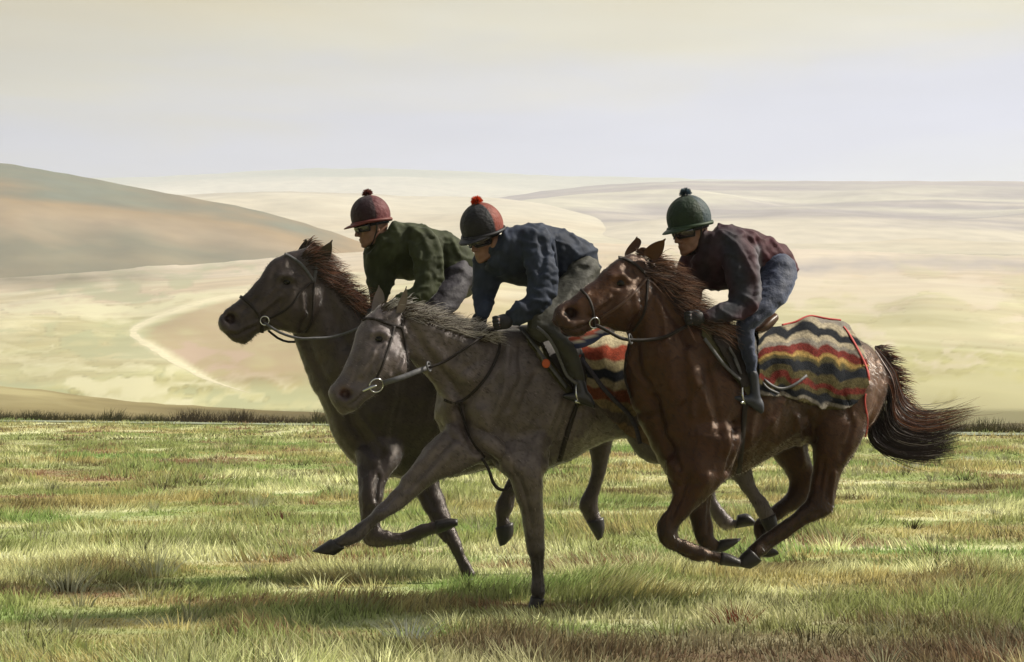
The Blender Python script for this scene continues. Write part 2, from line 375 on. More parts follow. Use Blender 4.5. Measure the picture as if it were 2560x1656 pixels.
def m_hill(name, cols, sc=(0.004, 0.016), h0=0, h1=100, patch=False):
    """downland: broad soft patches of colour running with the contours"""
    m = bpy.data.materials.new(name); m.use_nodes = True; N = m.node_tree.nodes; L = m.node_tree.links; b = N['Principled BSDF']
    b.inputs['Roughness'].default_value = 0.95; b.inputs['Specular IOR Level'].default_value = 0.1
    g = N.new('ShaderNodeNewGeometry'); mp = N.new('ShaderNodeMapping'); L.new(g.outputs['Position'], mp.inputs[0]); mp.inputs['Scale'].default_value = (sc[0], sc[0] * 0.8, sc[1])
    n = N.new('ShaderNodeTexNoise'); n.inputs['Scale'].default_value = 1.0; n.inputs['Detail'].default_value = 3.5; n.inputs['Roughness'].default_value = 0.5; n.inputs['Distortion'].default_value = 0.4; L.new(mp.outputs[0], n.inputs['Vector'])
    s = N.new('ShaderNodeSeparateXYZ'); L.new(g.outputs['Position'], s.inputs[0])
    mr = N.new('ShaderNodeMapRange'); L.new(s.outputs['Z'], mr.inputs[0]); mr.inputs[1].default_value = h0; mr.inputs[2].default_value = h1
    mad = N.new('ShaderNodeMath'); mad.operation = 'MULTIPLY_ADD'; L.new(n.outputs[0], mad.inputs[0]); mad.inputs[1].default_value = 1.1; 
    sub = N.new('ShaderNodeMath'); sub.operation = 'SUBTRACT'; L.new(mr.outputs[0], sub.inputs[0]); sub.inputs[1].default_value = 0.55; L.new(sub.outputs[0], mad.inputs[2])
    r = N.new('ShaderNodeValToRGB'); L.new(mad.outputs[0], r.inputs[0])
    while len(r.color_ramp.elements) < len(cols): r.color_ramp.elements.new(0.5)
    for e, (p, c) in zip(r.color_ramp.elements, cols): e.position = p; e.color = (*c, 1)
    n3 = N.new('ShaderNodeTexNoise'); n3.inputs['Scale'].default_value = 0.05; n3.inputs['Detail'].default_value = 8; L.new(g.outputs['Position'], n3.inputs['Vector'])
    mr2 = N.new('ShaderNodeMapRange'); L.new(n3.outputs[0], mr2.inputs[0]); mr2.inputs[1].default_value = .3; mr2.inputs[2].default_value = .7; mr2.inputs[3].default_value = 0.88; mr2.inputs[4].default_value = 1.12
    v = N.new('ShaderNodeVectorMath'); v.operation = 'SCALE'; L.new(r.outputs[0], v.inputs[0]); L.new(mr2.outputs[0], v.inputs['Scale'])
    if patch:
        a = N.new('ShaderNodeAttribute'); a.attribute_name = 'patch'; mix = N.new('ShaderNodeMix'); mix.data_type = 'RGBA'
        L.new(a.outputs['Alpha'], mix.inputs['Factor']); L.new(v.outputs[0], mix.inputs['A']); L.new(a.outputs['Color'], mix.inputs['B']); L.new(mix.outputs['Result'], b.inputs['Base Color'])
    else: L.new(v.outputs[0], b.inputs['Base Color'])
    return m
def hill(name, rx, ry, d0, y0, d1, mtl, rough=2.0, pw=0.8, back=600, seed=0, fine=1, paint=None):
    """a rise whose foot is at distance d0 and whose crest, at distance d1, runs through the given skyline"""
    bear = np.linspace(-3200, 5800, 260 if fine == 1 else 760); v = np.linspace(0, 1, 50 if fine == 1 else 150); vb = np.linspace(0, 1, 14)[1:]
    yr = np.interp(bear, rx, ry) ; 
    kn = 9 if fine == 1 else 27; k = np.ones(kn) / kn; yr = np.convolve(np.pad(yr, kn // 2, mode='edge'), k, 'valid')
    yr = yr + (fbm(bear * 0.004, bear * 0 + seed, seed, 2) - 0.5) * 10; yfine = (fbm(bear * 0.03, bear * 0 + seed, seed + 3) - 0.5) * 5
    dd = d0 + (d1 - d0) * v; V = []
    z0 = np.interp(bear, [0, 1], [CAMH - (y0 - HZ) / F * d0] * 2); z1 = CAMH - (yr - HZ) / F * d1
    for i, d in enumerate(dd):
        s = v[i] ** pw; s = s * (1 - 0.12 * (1 - s)) ; z = z0 + (z1 - z0) * s
        z = z - yfine / F * d * v[i] ** 14
        z = z + (fbm(bear * 0.003 + 5, np.full_like(bear, d * 0.006), seed + 8, 2) - 0.5) * rough * 6 * np.sin(np.pi * v[i])
        V.append(np.stack([(bear - 1280) / F * d, np.full_like(bear, d), z], -1))
    for t in vb:
        d = d1 + back * t; V.append(np.stack([(bear - 1280) / F * d, np.full_like(bear, d), z1 - yfine / F * d1 * (1 - t) - (z1 + 10) * (t ** 2) * 0.7], -1))
    body_rows = np.array(V[:len(v)]); skirt = V[0].copy(); skirt[:, 2] -= 22; skirt[:, 1] -= 4; V = np.array([skirt] + V); nx = len(bear); ny = len(V); i = (np.arange(ny - 1) * nx)[:, None] + np.arange(nx - 1)[None]
    q = np.stack([i, i + 1, i + nx + 1, i + nx], -1).reshape(-1, 4)
    at = None
    if paint: at = {'patch': paint(V.reshape(-1, 3))}
    o = link(name, mesh_np(name, V.reshape(-1, 3), q, attrs=at), mtl, kind='structure')
    return o, body_rows
TRACK = [(700, 728), (600, 738), (520, 752), (450, 772), (380, 800), (345, 818), (335, 832), (352, 850), (400, 878), (440, 905), (480, 925), (545, 958), (640, 985)]
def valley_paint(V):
    px, py = proj(V); tr = catmull(np.array(TRACK, float), 6); wx = fbm(px * .011 + 3, py * .021, 95) - .5; wy = fbm(px * .009, py * .017 + 7, 96) - .5
    n = fbm(px * .017 + py * .012 + wx, py * .05 - px * .006 + wy, 91); n2 = fbm(px * .0042 + py * .011 + wx * 2.2, py * .021 - px * .0017 + wy * 2.2, 93, 5)
    sm = lambda a, b, v: np.clip((v - a) / (b - a), 0, 1) ** 2 * (3 - 2 * np.clip((v - a) / (b - a), 0, 1))
    out = np.zeros((len(V), 4))
    def lay(col, w):
        w = np.clip(w, 0, 1)[:, None]; a = out[:, 3:]; na = a + w * (1 - a)
        out[:, :3] = np.where(na > 0, (out[:, :3] * a * (1 - w) + np.array(col) * w) / np.maximum(na, 1e-6), 0); out[:, 3:] = na
    # fallow field inside the bend of the gallop
    inner = np.interp(py, [735, 760, 790, 820, 835, 860, 900, 940, 990], [620, 520, 430, 365, 350, 380, 440, 500, 640])
    w = np.clip((px - inner) / 30, 0, 1) * np.clip((py - 736) / 16, 0, 1) * np.clip((985 - py) / 60, 0, 1) * np.clip((1500 - px) / 500, 0, 1)
    lay((.34, .27, .17), w * (0.45 + 0.7 * n)); lay((.40, .30, .24), w * np.clip((n2 - .5) * 5, 0, .7))
    lay((.52, .50, .34), np.clip((n2 - .52) * 6, 0, .8) * sm(1300, 700, px) * sm(690, 730, py) * (1 - w)); lay((.30, .32, .20), np.clip((.46 - n2) * 6, 0, .6) * sm(1200, 600, px) * (1 - w))
    lay((.50, .44, .36), np.clip((n2 - .5) * 5, 0, .6) * sm(1200, 1700, px)); lay((.40, .38, .24), np.clip((.47 - n2) * 5, 0, .5) * sm(1200, 1700, px))
    lay((.30, .275, .265), np.clip(1 - np.abs(py - (662 + 14 * (n - .5) * 2 + 6 * np.sin(px * .01))) / 24, 0, 1) * sm(1650, 2000, px) * (0.35 + .8 * n2))
    # darker brown band at the foot of the left-hand down
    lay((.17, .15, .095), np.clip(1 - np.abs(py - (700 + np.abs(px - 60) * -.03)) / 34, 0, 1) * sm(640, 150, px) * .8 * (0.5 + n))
    d = pline_dist(px, py, tr); wd = np.interp(py, [730, 800, 840, 985], [7, 9, 9, 5])
    lay((.62, .58, .42), np.exp(-(d / wd) ** 2) * (0.55 + 0.6 * n) * np.clip((690 - px) / 80, 0, 1) * np.clip((990 - py) / 40, 0, 1))
    return out
# low brown rise just beyond the brow
H_knoll, _ = hill('hill', [-3200, 0, 90, 200, 330, 470, 700, 900, 1100, 1400, 2200, 2560, 5800], [940, 962, 972, 990, 1006, 1016, 1028, 1036, 1050, 1062, 1062, 1058, 1040], 80, 1100, 120,
     m_hill('brown_rise', [(0.0, (0.075, 0.062, 0.028)), (0.3, (0.13, 0.105, 0.048)), (0.55, (0.22, 0.185, 0.09)), (0.75, (0.32, 0.285, 0.15)), (1.0, (0.36, 0.33, 0.18))], sc=(0.08, 0.35), h0=-2, h1=2.4), rough=0.03, pw=1.0, back=40, seed=41)
# pale valley side with the gallop
H_val, VV = hill('valley_slope', [-3200, 0, 600, 1300, 2560, 5800], [760, 690, 655, 600, 640, 640], 150, 1030, 720,
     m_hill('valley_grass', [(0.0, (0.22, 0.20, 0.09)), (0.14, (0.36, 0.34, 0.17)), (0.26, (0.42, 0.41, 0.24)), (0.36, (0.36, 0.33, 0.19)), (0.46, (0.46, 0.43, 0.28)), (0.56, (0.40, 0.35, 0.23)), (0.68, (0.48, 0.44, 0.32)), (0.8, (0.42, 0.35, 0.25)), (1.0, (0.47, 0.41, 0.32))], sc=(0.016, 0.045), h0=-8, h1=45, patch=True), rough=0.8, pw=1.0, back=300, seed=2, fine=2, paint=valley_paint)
H_left, _ = hill('hill', [-3200, -900, 0, 25, 160, 300, 430, 600, 760, 880, 1000, 1200, 5800], [330, 380, 405, 412, 432, 456, 486, 510, 552, 592, 650, 720, 760], 640, 790, 900,
     m_hill('brown_hillside', [(0.0, (0.12, 0.115, 0.065)), (0.2, (0.19, 0.165, 0.105)), (0.36, (0.15, 0.142, 0.095)), (0.52, (0.25, 0.195, 0.125)), (0.66, (0.235, 0.17, 0.09)), (0.8, (0.17, 0.145, 0.09)), (0.92, (0.13, 0.14, 0.10)), (1.0, (0.13, 0.145, 0.115))], sc=(0.008, 0.03), h0=10, h1=125), rough=2.5, pw=0.9, back=500, seed=11)
H_mid, HM_V = hill('hill', [-3200, 200, 450, 560, 900, 1300, 1500, 1700, 2560, 5800], [500, 496, 486, 478, 482, 500, 530, 560, 600, 600], 950, 640, 1400,
     m_hill('cream_hillside', [(0.0, (0.45, 0.43, 0.33)), (0.4, (0.43, 0.38, 0.28)), (0.7, (0.46, 0.43, 0.34)), (1.0, (0.34, 0.30, 0.24))], sc=(0.003, 0.03), h0=60, h1=165), rough=3, back=500, seed=17)
H_right, HR_V = hill('hill', [-3200, 800, 1150, 1300, 1450, 1700, 2100, 2560, 3400, 5800], [520, 520, 505, 484, 464, 456, 450, 455, 440, 470], 900, 700, 1900,
     m_hill('banded_hillside', [(0.0, (0.44, 0.40, 0.32)), (0.3, (0.46, 0.42, 0.33)), (0.5, (0.25, 0.225, 0.22)), (0.62, (0.44, 0.42, 0.33)), (0.8, (0.25, 0.225, 0.22)), (1.0, (0.32, 0.28, 0.25))], sc=(0.0016, 0.035), h0=60, h1=230), rough=4, back=800, seed=23)
H_far, _ = hill('hill', [-3200, 300, 600, 850, 1100, 1400, 1900, 2560, 5800], [470, 445, 428, 418, 424, 438, 452, 470, 480], 2300, 560, 3200,
     m_hill('far_hillside', [(0.0, (0.38, 0.40, 0.30)), (0.5, (0.45, 0.43, 0.34)), (1.0, (0.26, 0.28, 0.21))], sc=(0.002, 0.02), h0=200, h1=420), rough=4, back=900, seed=31)
# the gallop itself, a strip of pale mown turf winding over the slope
def slope_z(x, y):
    nb = VV.shape[1]; nv = VV.shape[0]
    b = x / y * F + 1280; j = np.clip((b + 3200) / 9000 * (nb - 1), 0, nb - 2.001); k = np.clip((y - VV[0, 0, 1]) / (VV[-1, 0, 1] - VV[0, 0, 1]) * (nv - 1), 0, nv - 1.001)
    j0 = j.astype(int); k0 = k.astype(int); fj = j - j0; fk = k - k0; Z = VV[:, :, 2]
    return (Z[k0, j0] * (1 - fj) + Z[k0, j0 + 1] * fj) * (1 - fk) + (Z[k0 + 1, j0] * (1 - fj) + Z[k0 + 1, j0 + 1] * fj) * fk
def slope_hit(x, y, G=None):
    G = VV if G is None else G
    nb = G.shape[1]; j = int(np.clip((x + 3200) / 9000 * (nb - 1), 0, nb - 1)); colm = G[:, j]
    yy = HZ - F * (colm[:, 2] - CAMH) / colm[:, 1]; yy = np.minimum.accumulate(yy)
    k = np.where((yy[:-1] >= y) & (yy[1:] < y))[0]; k = k[0] if len(k) else (0 if y > yy[0] else len(yy) - 2)
    t = np.clip((yy[k] - y) / (yy[k] - yy[k + 1] + 1e-9), 0, 1); return colm[k] * (1 - t) + colm[k + 1] * t
def track(name, pts, w0, w1, m):
    pts = catmull(np.array(pts, float), 10); C = np.array([slope_hit(x, y) for x, y in pts])
    for _ in range(30): C[1:-1] = (C[:-2] + 2 * C[1:-1] + C[2:]) / 4
    T = np.gradient(C, axis=0); T[:, 2] = 0; S = np.cross(T, [0, 0, 1.0]); S /= np.linalg.norm(S, axis=1)[:, None]
    n = len(C); W = np.linspace(w0, w1, n) * (1 + 0.8 * (vnoise(np.arange(n) * .6, np.zeros(n), 4) - .5)); W *= np.minimum(1, np.minimum(np.arange(n), np.arange(n)[::-1]) / 14 + .02)
    V = np.stack([C + S * (W * k)[:, None] / 2 for k in (-1, -0.35, 0.35, 1)], 1).reshape(-1, 3)
    V[:, 2] = slope_z(V[:, 0], V[:, 1]) + 0.012
    i = (np.arange(n - 1) * 4)[:, None] + np.arange(3)[None]; q = np.stack([i, i + 1, i + 5, i + 4], -1).reshape(-1, 4)
    return link(name, mesh_np(name, V, q), m, kind='structure')
track('gallop_track', TRACK, 2.4, 0.5, mat('mown_gallop', (0.56, 0.52, 0.37), rough=0.95, spec=0.1, noise=0.15, nscale=0.4))
# ------------------------------------------------------------------ grass
def blades(n, y0, y1, hmin, hmax, wid, seg, seed, power=2.0, xr=0.36, xmin=None):
    r = np.random.default_rng(seed)
    # even cover over the ground seen from the front
    u = r.random(n); y = np.sqrt(y0 ** 2 + u * (y1 ** 2 - y0 ** 2)); x = (r.random(n) * 2 - 1) * (y * xr + 1.6)
    if xmin: x = np.sign(r.random(n) - .5) * (y * .36 + 1.6 + r.random(n) * (y * xmin))
    h = hmin + (hmax - hmin) * r.random(n) ** 1.6
    cl = fbm(x * 1.5, y * 1.1, seed + 3, 5); h = h * (0.35 + 1.7 * np.clip((cl - 0.34) * 2.4, 0, 1))
    c = ground_col(x, y)
    c = c * (0.62 + 0.85 * r.random(n))[:, None]
    pale = r.random(n) < 0.13; c[pale] = c[pale] * 0.4 + np.array([0.44, 0.43, 0.27]) * 0.6
    dark = r.random(n) < 0.13; c[dark] *= 0.45
    ang = (fbm(x * 1.5, y * 1.5, seed + 9) - 0.5) * 2.4 + r.normal(0, 0.35, n)
    lean = np.stack([np.sin(ang), r.normal(0, 0.35, n), np.cos(ang) * 0.0], -1) * (h * 0.75)[:, None]
    t = np.linspace(0, 1, seg + 1)
    z0 = field_z(x, y) - 0.005
    C = np.stack([x, y, z0], -1)[:, None] + lean[:, None] * (t ** 1.7)[None, :, None] + np.array([0, 0, 1.0]) * (h[:, None] * (t - 0.18 * t ** 2)[None])[..., None]
    W = wid * (0.6 + 0.8 * r.random(n))[:, None] * (1 - t[None] * 0.9)
    a = r.random(n) * 0.9 - 0.45; N = np.stack([np.cos(a), np.sin(a), np.zeros(n)], -1)
    keep = y < EDGE(x) + 0.5; C = C[keep]; N = N[keep]; W = W[keep]; c = c[keep]; n = int(keep.sum())
    V, q = ribbons(C, N, W); col = np.repeat(c, 2 * (seg + 1), 0)
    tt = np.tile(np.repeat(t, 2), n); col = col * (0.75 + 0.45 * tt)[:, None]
    return V, q, col
def stuff_join(name, L, m, **k):
    V = np.concatenate([a[0] for a in L]); o = 0; Q = []
    for a in L: Q.append(a[1] + o); o += len(a[0])
    C = np.concatenate([a[2] for a in L])
    return link(name, mesh_np(name, V, np.concatenate(Q), attrs={'coat': C}), m, kind='stuff', **k)
def tussock(x, y, n, h, spread, col, seed, wid=0.006, w0=0.06):
    r = np.random.default_rng(seed); a = r.random(n) * 2 * np.pi; rr = r.random(n) ** .7
    px = x + np.cos(a) * rr * w0; py = y + np.sin(a) * rr * w0; hh = h * (0.55 + 0.5 * r.random(n))
    lean = np.stack([np.cos(a) * rr, np.sin(a) * rr, np.zeros(n)], -1) * (hh * spread)[:, None]
    t = np.linspace(0, 1, 4)
    C = np.stack([px, py, np.zeros(n)], -1)[:, None] + lean[:, None] * (t ** 1.5)[None, :, None] + np.array([0, 0, 1.0]) * (hh[:, None] * (t - .15 * t * t)[None])[..., None]
    W = wid * (1 - t * .9)[None] * np.ones((n, 1)); N = np.stack([np.ones(n), r.normal(0, .3, n), np.zeros(n)], -1); N /= np.linalg.norm(N, axis=1)[:, None]
    V, q = ribbons(C, N, W); c = np.array(col)[None] * (0.6 + 0.8 * r.random(n))[:, None]
    return V, q, np.repeat(c, 8, 0)
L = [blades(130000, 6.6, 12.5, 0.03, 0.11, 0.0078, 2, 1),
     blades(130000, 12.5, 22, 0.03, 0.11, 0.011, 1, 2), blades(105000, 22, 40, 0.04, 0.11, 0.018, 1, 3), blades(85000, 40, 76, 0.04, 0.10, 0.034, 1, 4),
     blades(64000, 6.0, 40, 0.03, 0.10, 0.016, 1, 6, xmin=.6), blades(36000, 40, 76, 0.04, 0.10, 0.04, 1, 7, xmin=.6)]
r_ = np.random.default_rng(5)
for k in range(420):
    y = 7.2 + 30 * r_.random() ** 1.8; x = (r_.random() * 2 - 1) * (y * 0.34 + 1)
    c = ground_col(np.array([x]), np.array([y]))[0]; pal = r_.random()
    c = (0.30, 0.30, 0.19) if pal < .38 else ((0.05, 0.045, 0.02) if pal < .55 else tuple(c * 1.25))
    L.append(tussock(x, y, 26, 0.09 + 0.09 * r_.random(), 0.9, c, 100 + k, wid=0.0045 + y * 0.00025, w0=0.05 + 0.14 * r_.random()))
for (px, py, h, c) in [(170, 1480, .17, (.36, .37, .26)), (390, 1440, .2, (.36, .37, .26)), (640, 1270, .16, (.36, .37, .26)), (1020, 1600, .13, (.28, .30, .26)), (560, 1250, .14, (.05, .05, .02)),
                       (2210, 1170, .10, (.5, .5, .42)), (2290, 1170, .10, (.5, .5, .42)), (2180, 1130, .09, (.5, .5, .42)), (2420, 1150, .09, (.5, .5, .42)), (1960, 1530, .10, (.06, .06, .03)), (700, 1300, .12, (.12, .05, .03)), (1840, 1560, .12, (.16, .05, .03))]:
    D = F * CAMH / (py - HZ); p = P(px, py, D); L.append(tussock(p[0], D, 70, h * 1.2, 1.1, c, int(px), wid=0.006, w0=0.12))
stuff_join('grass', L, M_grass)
# rank dark growth along the brow of the field
n = 34000; r = np.random.default_rng(77); x = (r.random(n) * 2 - 1) * 34; y = EDGE(x) + 0.4 + r.random(n) * 2.2
h = (0.26 + 0.36 * fbm(x * 1.6, y * 0, 6, 5) ** 1.5) * (0.30 + 0.8 * r.random(n) ** 1.5) * np.where(x > 6, 0.85, 1.0); t = np.linspace(0, 1, 3)
C = np.stack([x, y, np.full(n, -0.25)], -1)[:, None] + np.stack([r.normal(0.06, .20, n), r.normal(0, .1, n), np.zeros(n)], -1)[:, None] * (t ** 1.6)[None, :, None] + np.array([0, 0, 1.]) * (h[:, None] * 1.45 * t[None])[..., None]
W = 0.035 * (1 - t * .9)[None] * np.ones((n, 1)); N = np.tile([1., 0, 0], (n, 1)); V, q = ribbons(C, N, W)
c = np.array([0.045, 0.033, 0.017])[None] * (0.5 + 1.2 * r.random(n))[:, None]; g = fbm(x * .2, x * 0, 9) > .5; c[g] = c[g] * np.array([1.1, 1.35, .9])
stuff_join('rough_grass_bank', [(V, q, np.repeat(c, 6, 0))], M_grass)
# worn chalky strip in front of the bank
xs_ = np.linspace(-34, 34, 200); sv = np.linspace(0, 1, 6); X_ = np.tile(xs_, (6, 1)); wd = 2.6 * (0.55 + 0.9 * fbm(xs_ * .25, xs_ * 0, 61)); Y_ = EDGE(xs_)[None] + 0.2 - wd[None] * sv[:, None]
V = np.stack([X_, Y_, field_z(X_, Y_) + 0.03], -1).reshape(-1, 3); i_ = (np.arange(5) * 200)[:, None] + np.arange(199)[None]; q = np.stack([i_ + 200, i_ + 201, i_ + 1, i_], -1).reshape(-1, 4)
strip = link('chalk_path', mesh_np('chalk_path', V, q), mat('pale_worn_turf', (0.22, 0.25, 0.17), rough=.9, noise=.5, nscale=1.0), kind='structure')

def shift(S, dD=0.0, k=1.0):
    return [(a, b, c, d, D + dD, h * k) for a, b, c, d, D, h in S]
def hair(name, roots, dirs, length, width, col, colt, parent, seed=1, droop=0.3, jit=0.25, seg=5, upd=None):
    """strands from root points; dirs unit-ish vectors"""
    r = np.random.default_rng(seed); n = len(roots); t = np.linspace(0, 1, seg + 1)
    co_ = np.stack([vnoise(roots[:, 0] * 28, roots[:, 2] * 28, seed + k) - .5 for k in range(3)], 1)
    dirs = dirs + co_ * 1.1 + r.normal(0, jit * .55, (n, 3)) * np.array([1, 1, 1]); dirs /= np.linalg.norm(dirs, axis=1)[:, None]
    Ls = length * (0.55 + 0.6 * r.random(n))
    side = r.normal(0, 1, (n, 3)); 
    C = roots[:, None] + dirs[:, None] * (Ls[:, None] * t[None])[..., None] + np.array([0, 0, -1.0]) * (Ls[:, None] * droop * (t ** 2)[None])[..., None] + side[:, None] * (Ls[:, None] * 0.05 * np.sin(t * 5 + 1)[None])[..., None]
    N = np.stack([-dirs[:, 2], r.normal(0, .35, n), dirs[:, 0]], -1); N /= np.linalg.norm(N, axis=1)[:, None]
    W = width * (0.6 + 0.8 * r.random(n))[:, None] * (1 - t[None] ** 1.5 * 0.93)
    V, q = ribbons(C, N, W)
    v = r.random(n)[:, None]; c0 = np.array(col)[None] * (0.6 + 0.8 * v); c1 = np.array(colt)[None] * (0.5 + 1.0 * r.random(n)[:, None]); kk = r.random(n); c1[kk < .38] = np.array(col) * 1.3; c1[kk > .84] = (np.array(colt) * .5 + .22)
    cc = c0[:, None] * (1 - t[None, :, None] ** 1.3) + c1[:, None] * (t[None, :, None] ** 1.3)
    cc = np.repeat(cc.reshape(-1, 3), 2, 0)
    return link(name, mesh_np(name, V, q, attrs={'coat': cc}), M_hair, parent, kind='stuff')
def mane(skin, line, width_px, n, dpx, length, width, col, colt, parent, seed, D0, name='mane', droop=.3, jit=.22):
    """line: crest line in the side view; hair springs from the crest and the near side just below it"""
    r = np.random.default_rng(seed); ln = catmull(np.array(line, float), 8); roots = []; dirs = []
    T = np.gradient(ln, axis=0)
    for _ in range(n):
        i = r.integers(0, len(ln)); t = T[i] / np.linalg.norm(T[i]); nn = np.array([-t[1], t[0]])   # below the crest
        u = r.random() ** 1.5; p = ln[i] + nn * u * width_px + t * r.normal(0, 3)
        h, _n = skin.hit(p[0], p[1], -0.003)
        if h is None:
            h = P(p[0], p[1], np.interp(i, [0, len(ln) - 1], D0))
        d = np.array([dpx[0], -0.25 + 0.3 * r.random(), -dpx[1]], float); 
        if r.random() < 0.25: d[1] = 0.5
        roots.append(h); dirs.append(d)
    return hair(name, np.array(roots), np.array(dirs), length, width, col, colt, parent, seed, droop, jit)
def ear(base1, base2, tip, D, dD, col, parent, mtl):
    """cupped leaf-shaped ear with a hollow that faces forward"""
    b1 = P(*base1, D); b2 = P(*base2, D); tp = P(*tip, D + dD); m = 9; n = 14; R = []
    for k in range(m + 1):
        t = k / m; c = (b1 * (1 - t) + tp * t); c2 = (b2 * (1 - t) + tp * t); mid = (c + c2) / 2
        w = np.linalg.norm(b2 - b1) / 2 * (math.sin(min(1, 0.30 + t * 0.75) * math.pi) ** 0.8 * 1.05 if t < .97 else 0.02); w = max(w, 0.003)
        u = (b2 - b1) / np.linalg.norm(b2 - b1); dep = w * 0.55
        th = np.linspace(0, 2 * np.pi, n, endpoint=False)
        ring = mid + (np.cos(th) * w)[:, None] * u + (np.sin(th) * dep * np.where(np.sin(th) < 0, -0.35 + 0.0 * th, 1.0))[:, None] * np.array([0.25, 1.0, 0])
        R.append(ring + np.array([0, 0.0, 0]))
    V, q, t_ = rings_mesh(np.array(R))
    me = mesh_np('ear', V, q, t_, attrs={'coat': np.tile(np.array(col), (len(V), 1))})
    return link('ear', me, mtl, parent)
def hoofs(parent, lists):
    for S in lists:
        V, q, t = loft(S, sub=3, n=16, ex=2.4, cap=False)
        o = link('hoof', mesh_np('hoof', V, q, t), M_hoof, parent)
def eye(skin, x, y, r, parent):
    p, n = skin.hit(x, y, -r * 0.30)
    V, q, t = ball(p, [r * 1.25, r * .8, r * 0.85]); link('eye', mesh_np('eye', V, q, t), M_eye, parent)
def ring_mesh(c, r, rr, nrm, n=26, k=8, sx=1.0):
    nrm = np.array(nrm, float); nrm /= np.linalg.norm(nrm); u = np.cross(nrm, [0, 0, 1.]); u /= np.linalg.norm(u); v = np.cross(nrm, u)
    th = np.linspace(0, 2 * np.pi, n, endpoint=False); ph = np.linspace(0, 2 * np.pi, k, endpoint=False); V = []
    for a in th:
        d = u * math.cos(a) * sx + v * math.sin(a)
        for b in ph: V.append(c + d * (r + rr * math.cos(b)) + nrm * rr * math.sin(b))
    i = np.arange(n)[:, None]; j = np.arange(k)[None]; i2 = (i + 1) % n; j2 = (j + 1) % k
    q = np.stack([i * k + j, i2 * k + j, i2 * k + j2, i * k + j2], -1).reshape(-1, 4)
    return np.array(V), q, np.zeros((0, 3), int)
def M3(name, parts, m, parent, **k):
    V, q, t = join(parts) if isinstance(parts, list) else parts
    return link(name, mesh_np(name, V, q, t), m, parent, **k)

def short_hair(sk, root, n=50000):
    r = np.random.default_rng(len(sk.co)); i = r.integers(0, len(sk.co), n); p = sk.co[i] + r.normal(0, .004, (n, 3)); nn = sk.n[i]
    flow = np.array([.8, 0, -.6]); leg = np.clip((.95 - p[:, 2]) * 3, 0, 1)[:, None]; flow = flow * (1 - leg) + np.array([.15, 0, -1.]) * leg
    d = flow - (flow * nn).sum(1)[:, None] * nn; d /= np.maximum(np.linalg.norm(d, axis=1)[:, None], 1e-6); d = d + nn * (.22 + .3 * r.random((n, 1))) + r.normal(0, .16, (n, 3))
    L = (.010 + .012 * r.random(n)); C = np.stack([p, p + d * L[:, None]], 1); N = np.cross(d, nn) ; N /= np.maximum(np.linalg.norm(N, axis=1)[:, None], 1e-6)
    W = np.stack([np.full(n, .0030), np.full(n, .0006)], 1); V, q = ribbons(C, N, W); c = sk.col[i] * (.45 + 1.5 * r.random((n, 1)) ** 1.5)
    c[r.random(n) < .06] *= 2.2
    link('short_hair', mesh_np('short_hair', V, q, attrs={'coat': np.repeat(c, 4, 0)}), M_fuzz, root, kind='stuff')
def head_detail(sk, eyep, nos, mouth, jaw, cheek, face, sc=1.0):
    """eye socket, brow, cheek, nostril, lips"""
    ex, ey = eyep
    sk.stroke([(ex - 16 * sc, ey - 14 * sc), (ex + 4 * sc, ey - 18 * sc), (ex + 20 * sc, ey - 8 * sc)], 10 * sc, 0.011)
    sk.stroke([(ex, ey + 2 * sc)], 15 * sc, -0.013)
    sk.stroke([(ex - 8 * sc, ey + 18 * sc), (ex + 14 * sc, ey + 14 * sc)], 7 * sc, 0.004)
    sk.stroke([(ex + 22 * sc, ey - 42 * sc), (ex + 34 * sc, ey - 26 * sc)], 14 * sc, -0.008)      # hollow above the eye
    sk.stroke(face, 6 * sc, 0.007)                                                             # facial crest
    sk.stroke([(a, b + 14 * sc) for a, b in face], 12 * sc, -0.006)
    sk.stroke(jaw, 9 * sc, -0.010)
    sk.stroke(cheek, 34 * sc, 0.010)
    sk.stroke([nos], 27 * sc, 0.010); sk.upd(); sk.stroke([(nos[0] - 4, nos[1] - 3), (nos[0] + 5, nos[1] + 3)], 13 * sc, -0.030); sk.upd(); sk.stroke([nos], 8 * sc, -0.012)
    sk.stroke(mouth, 3.6 * sc, -0.011)
    sk.stroke([(a + 1, b - 10 * sc) for a, b in mouth], 7 * sc, 0.005)

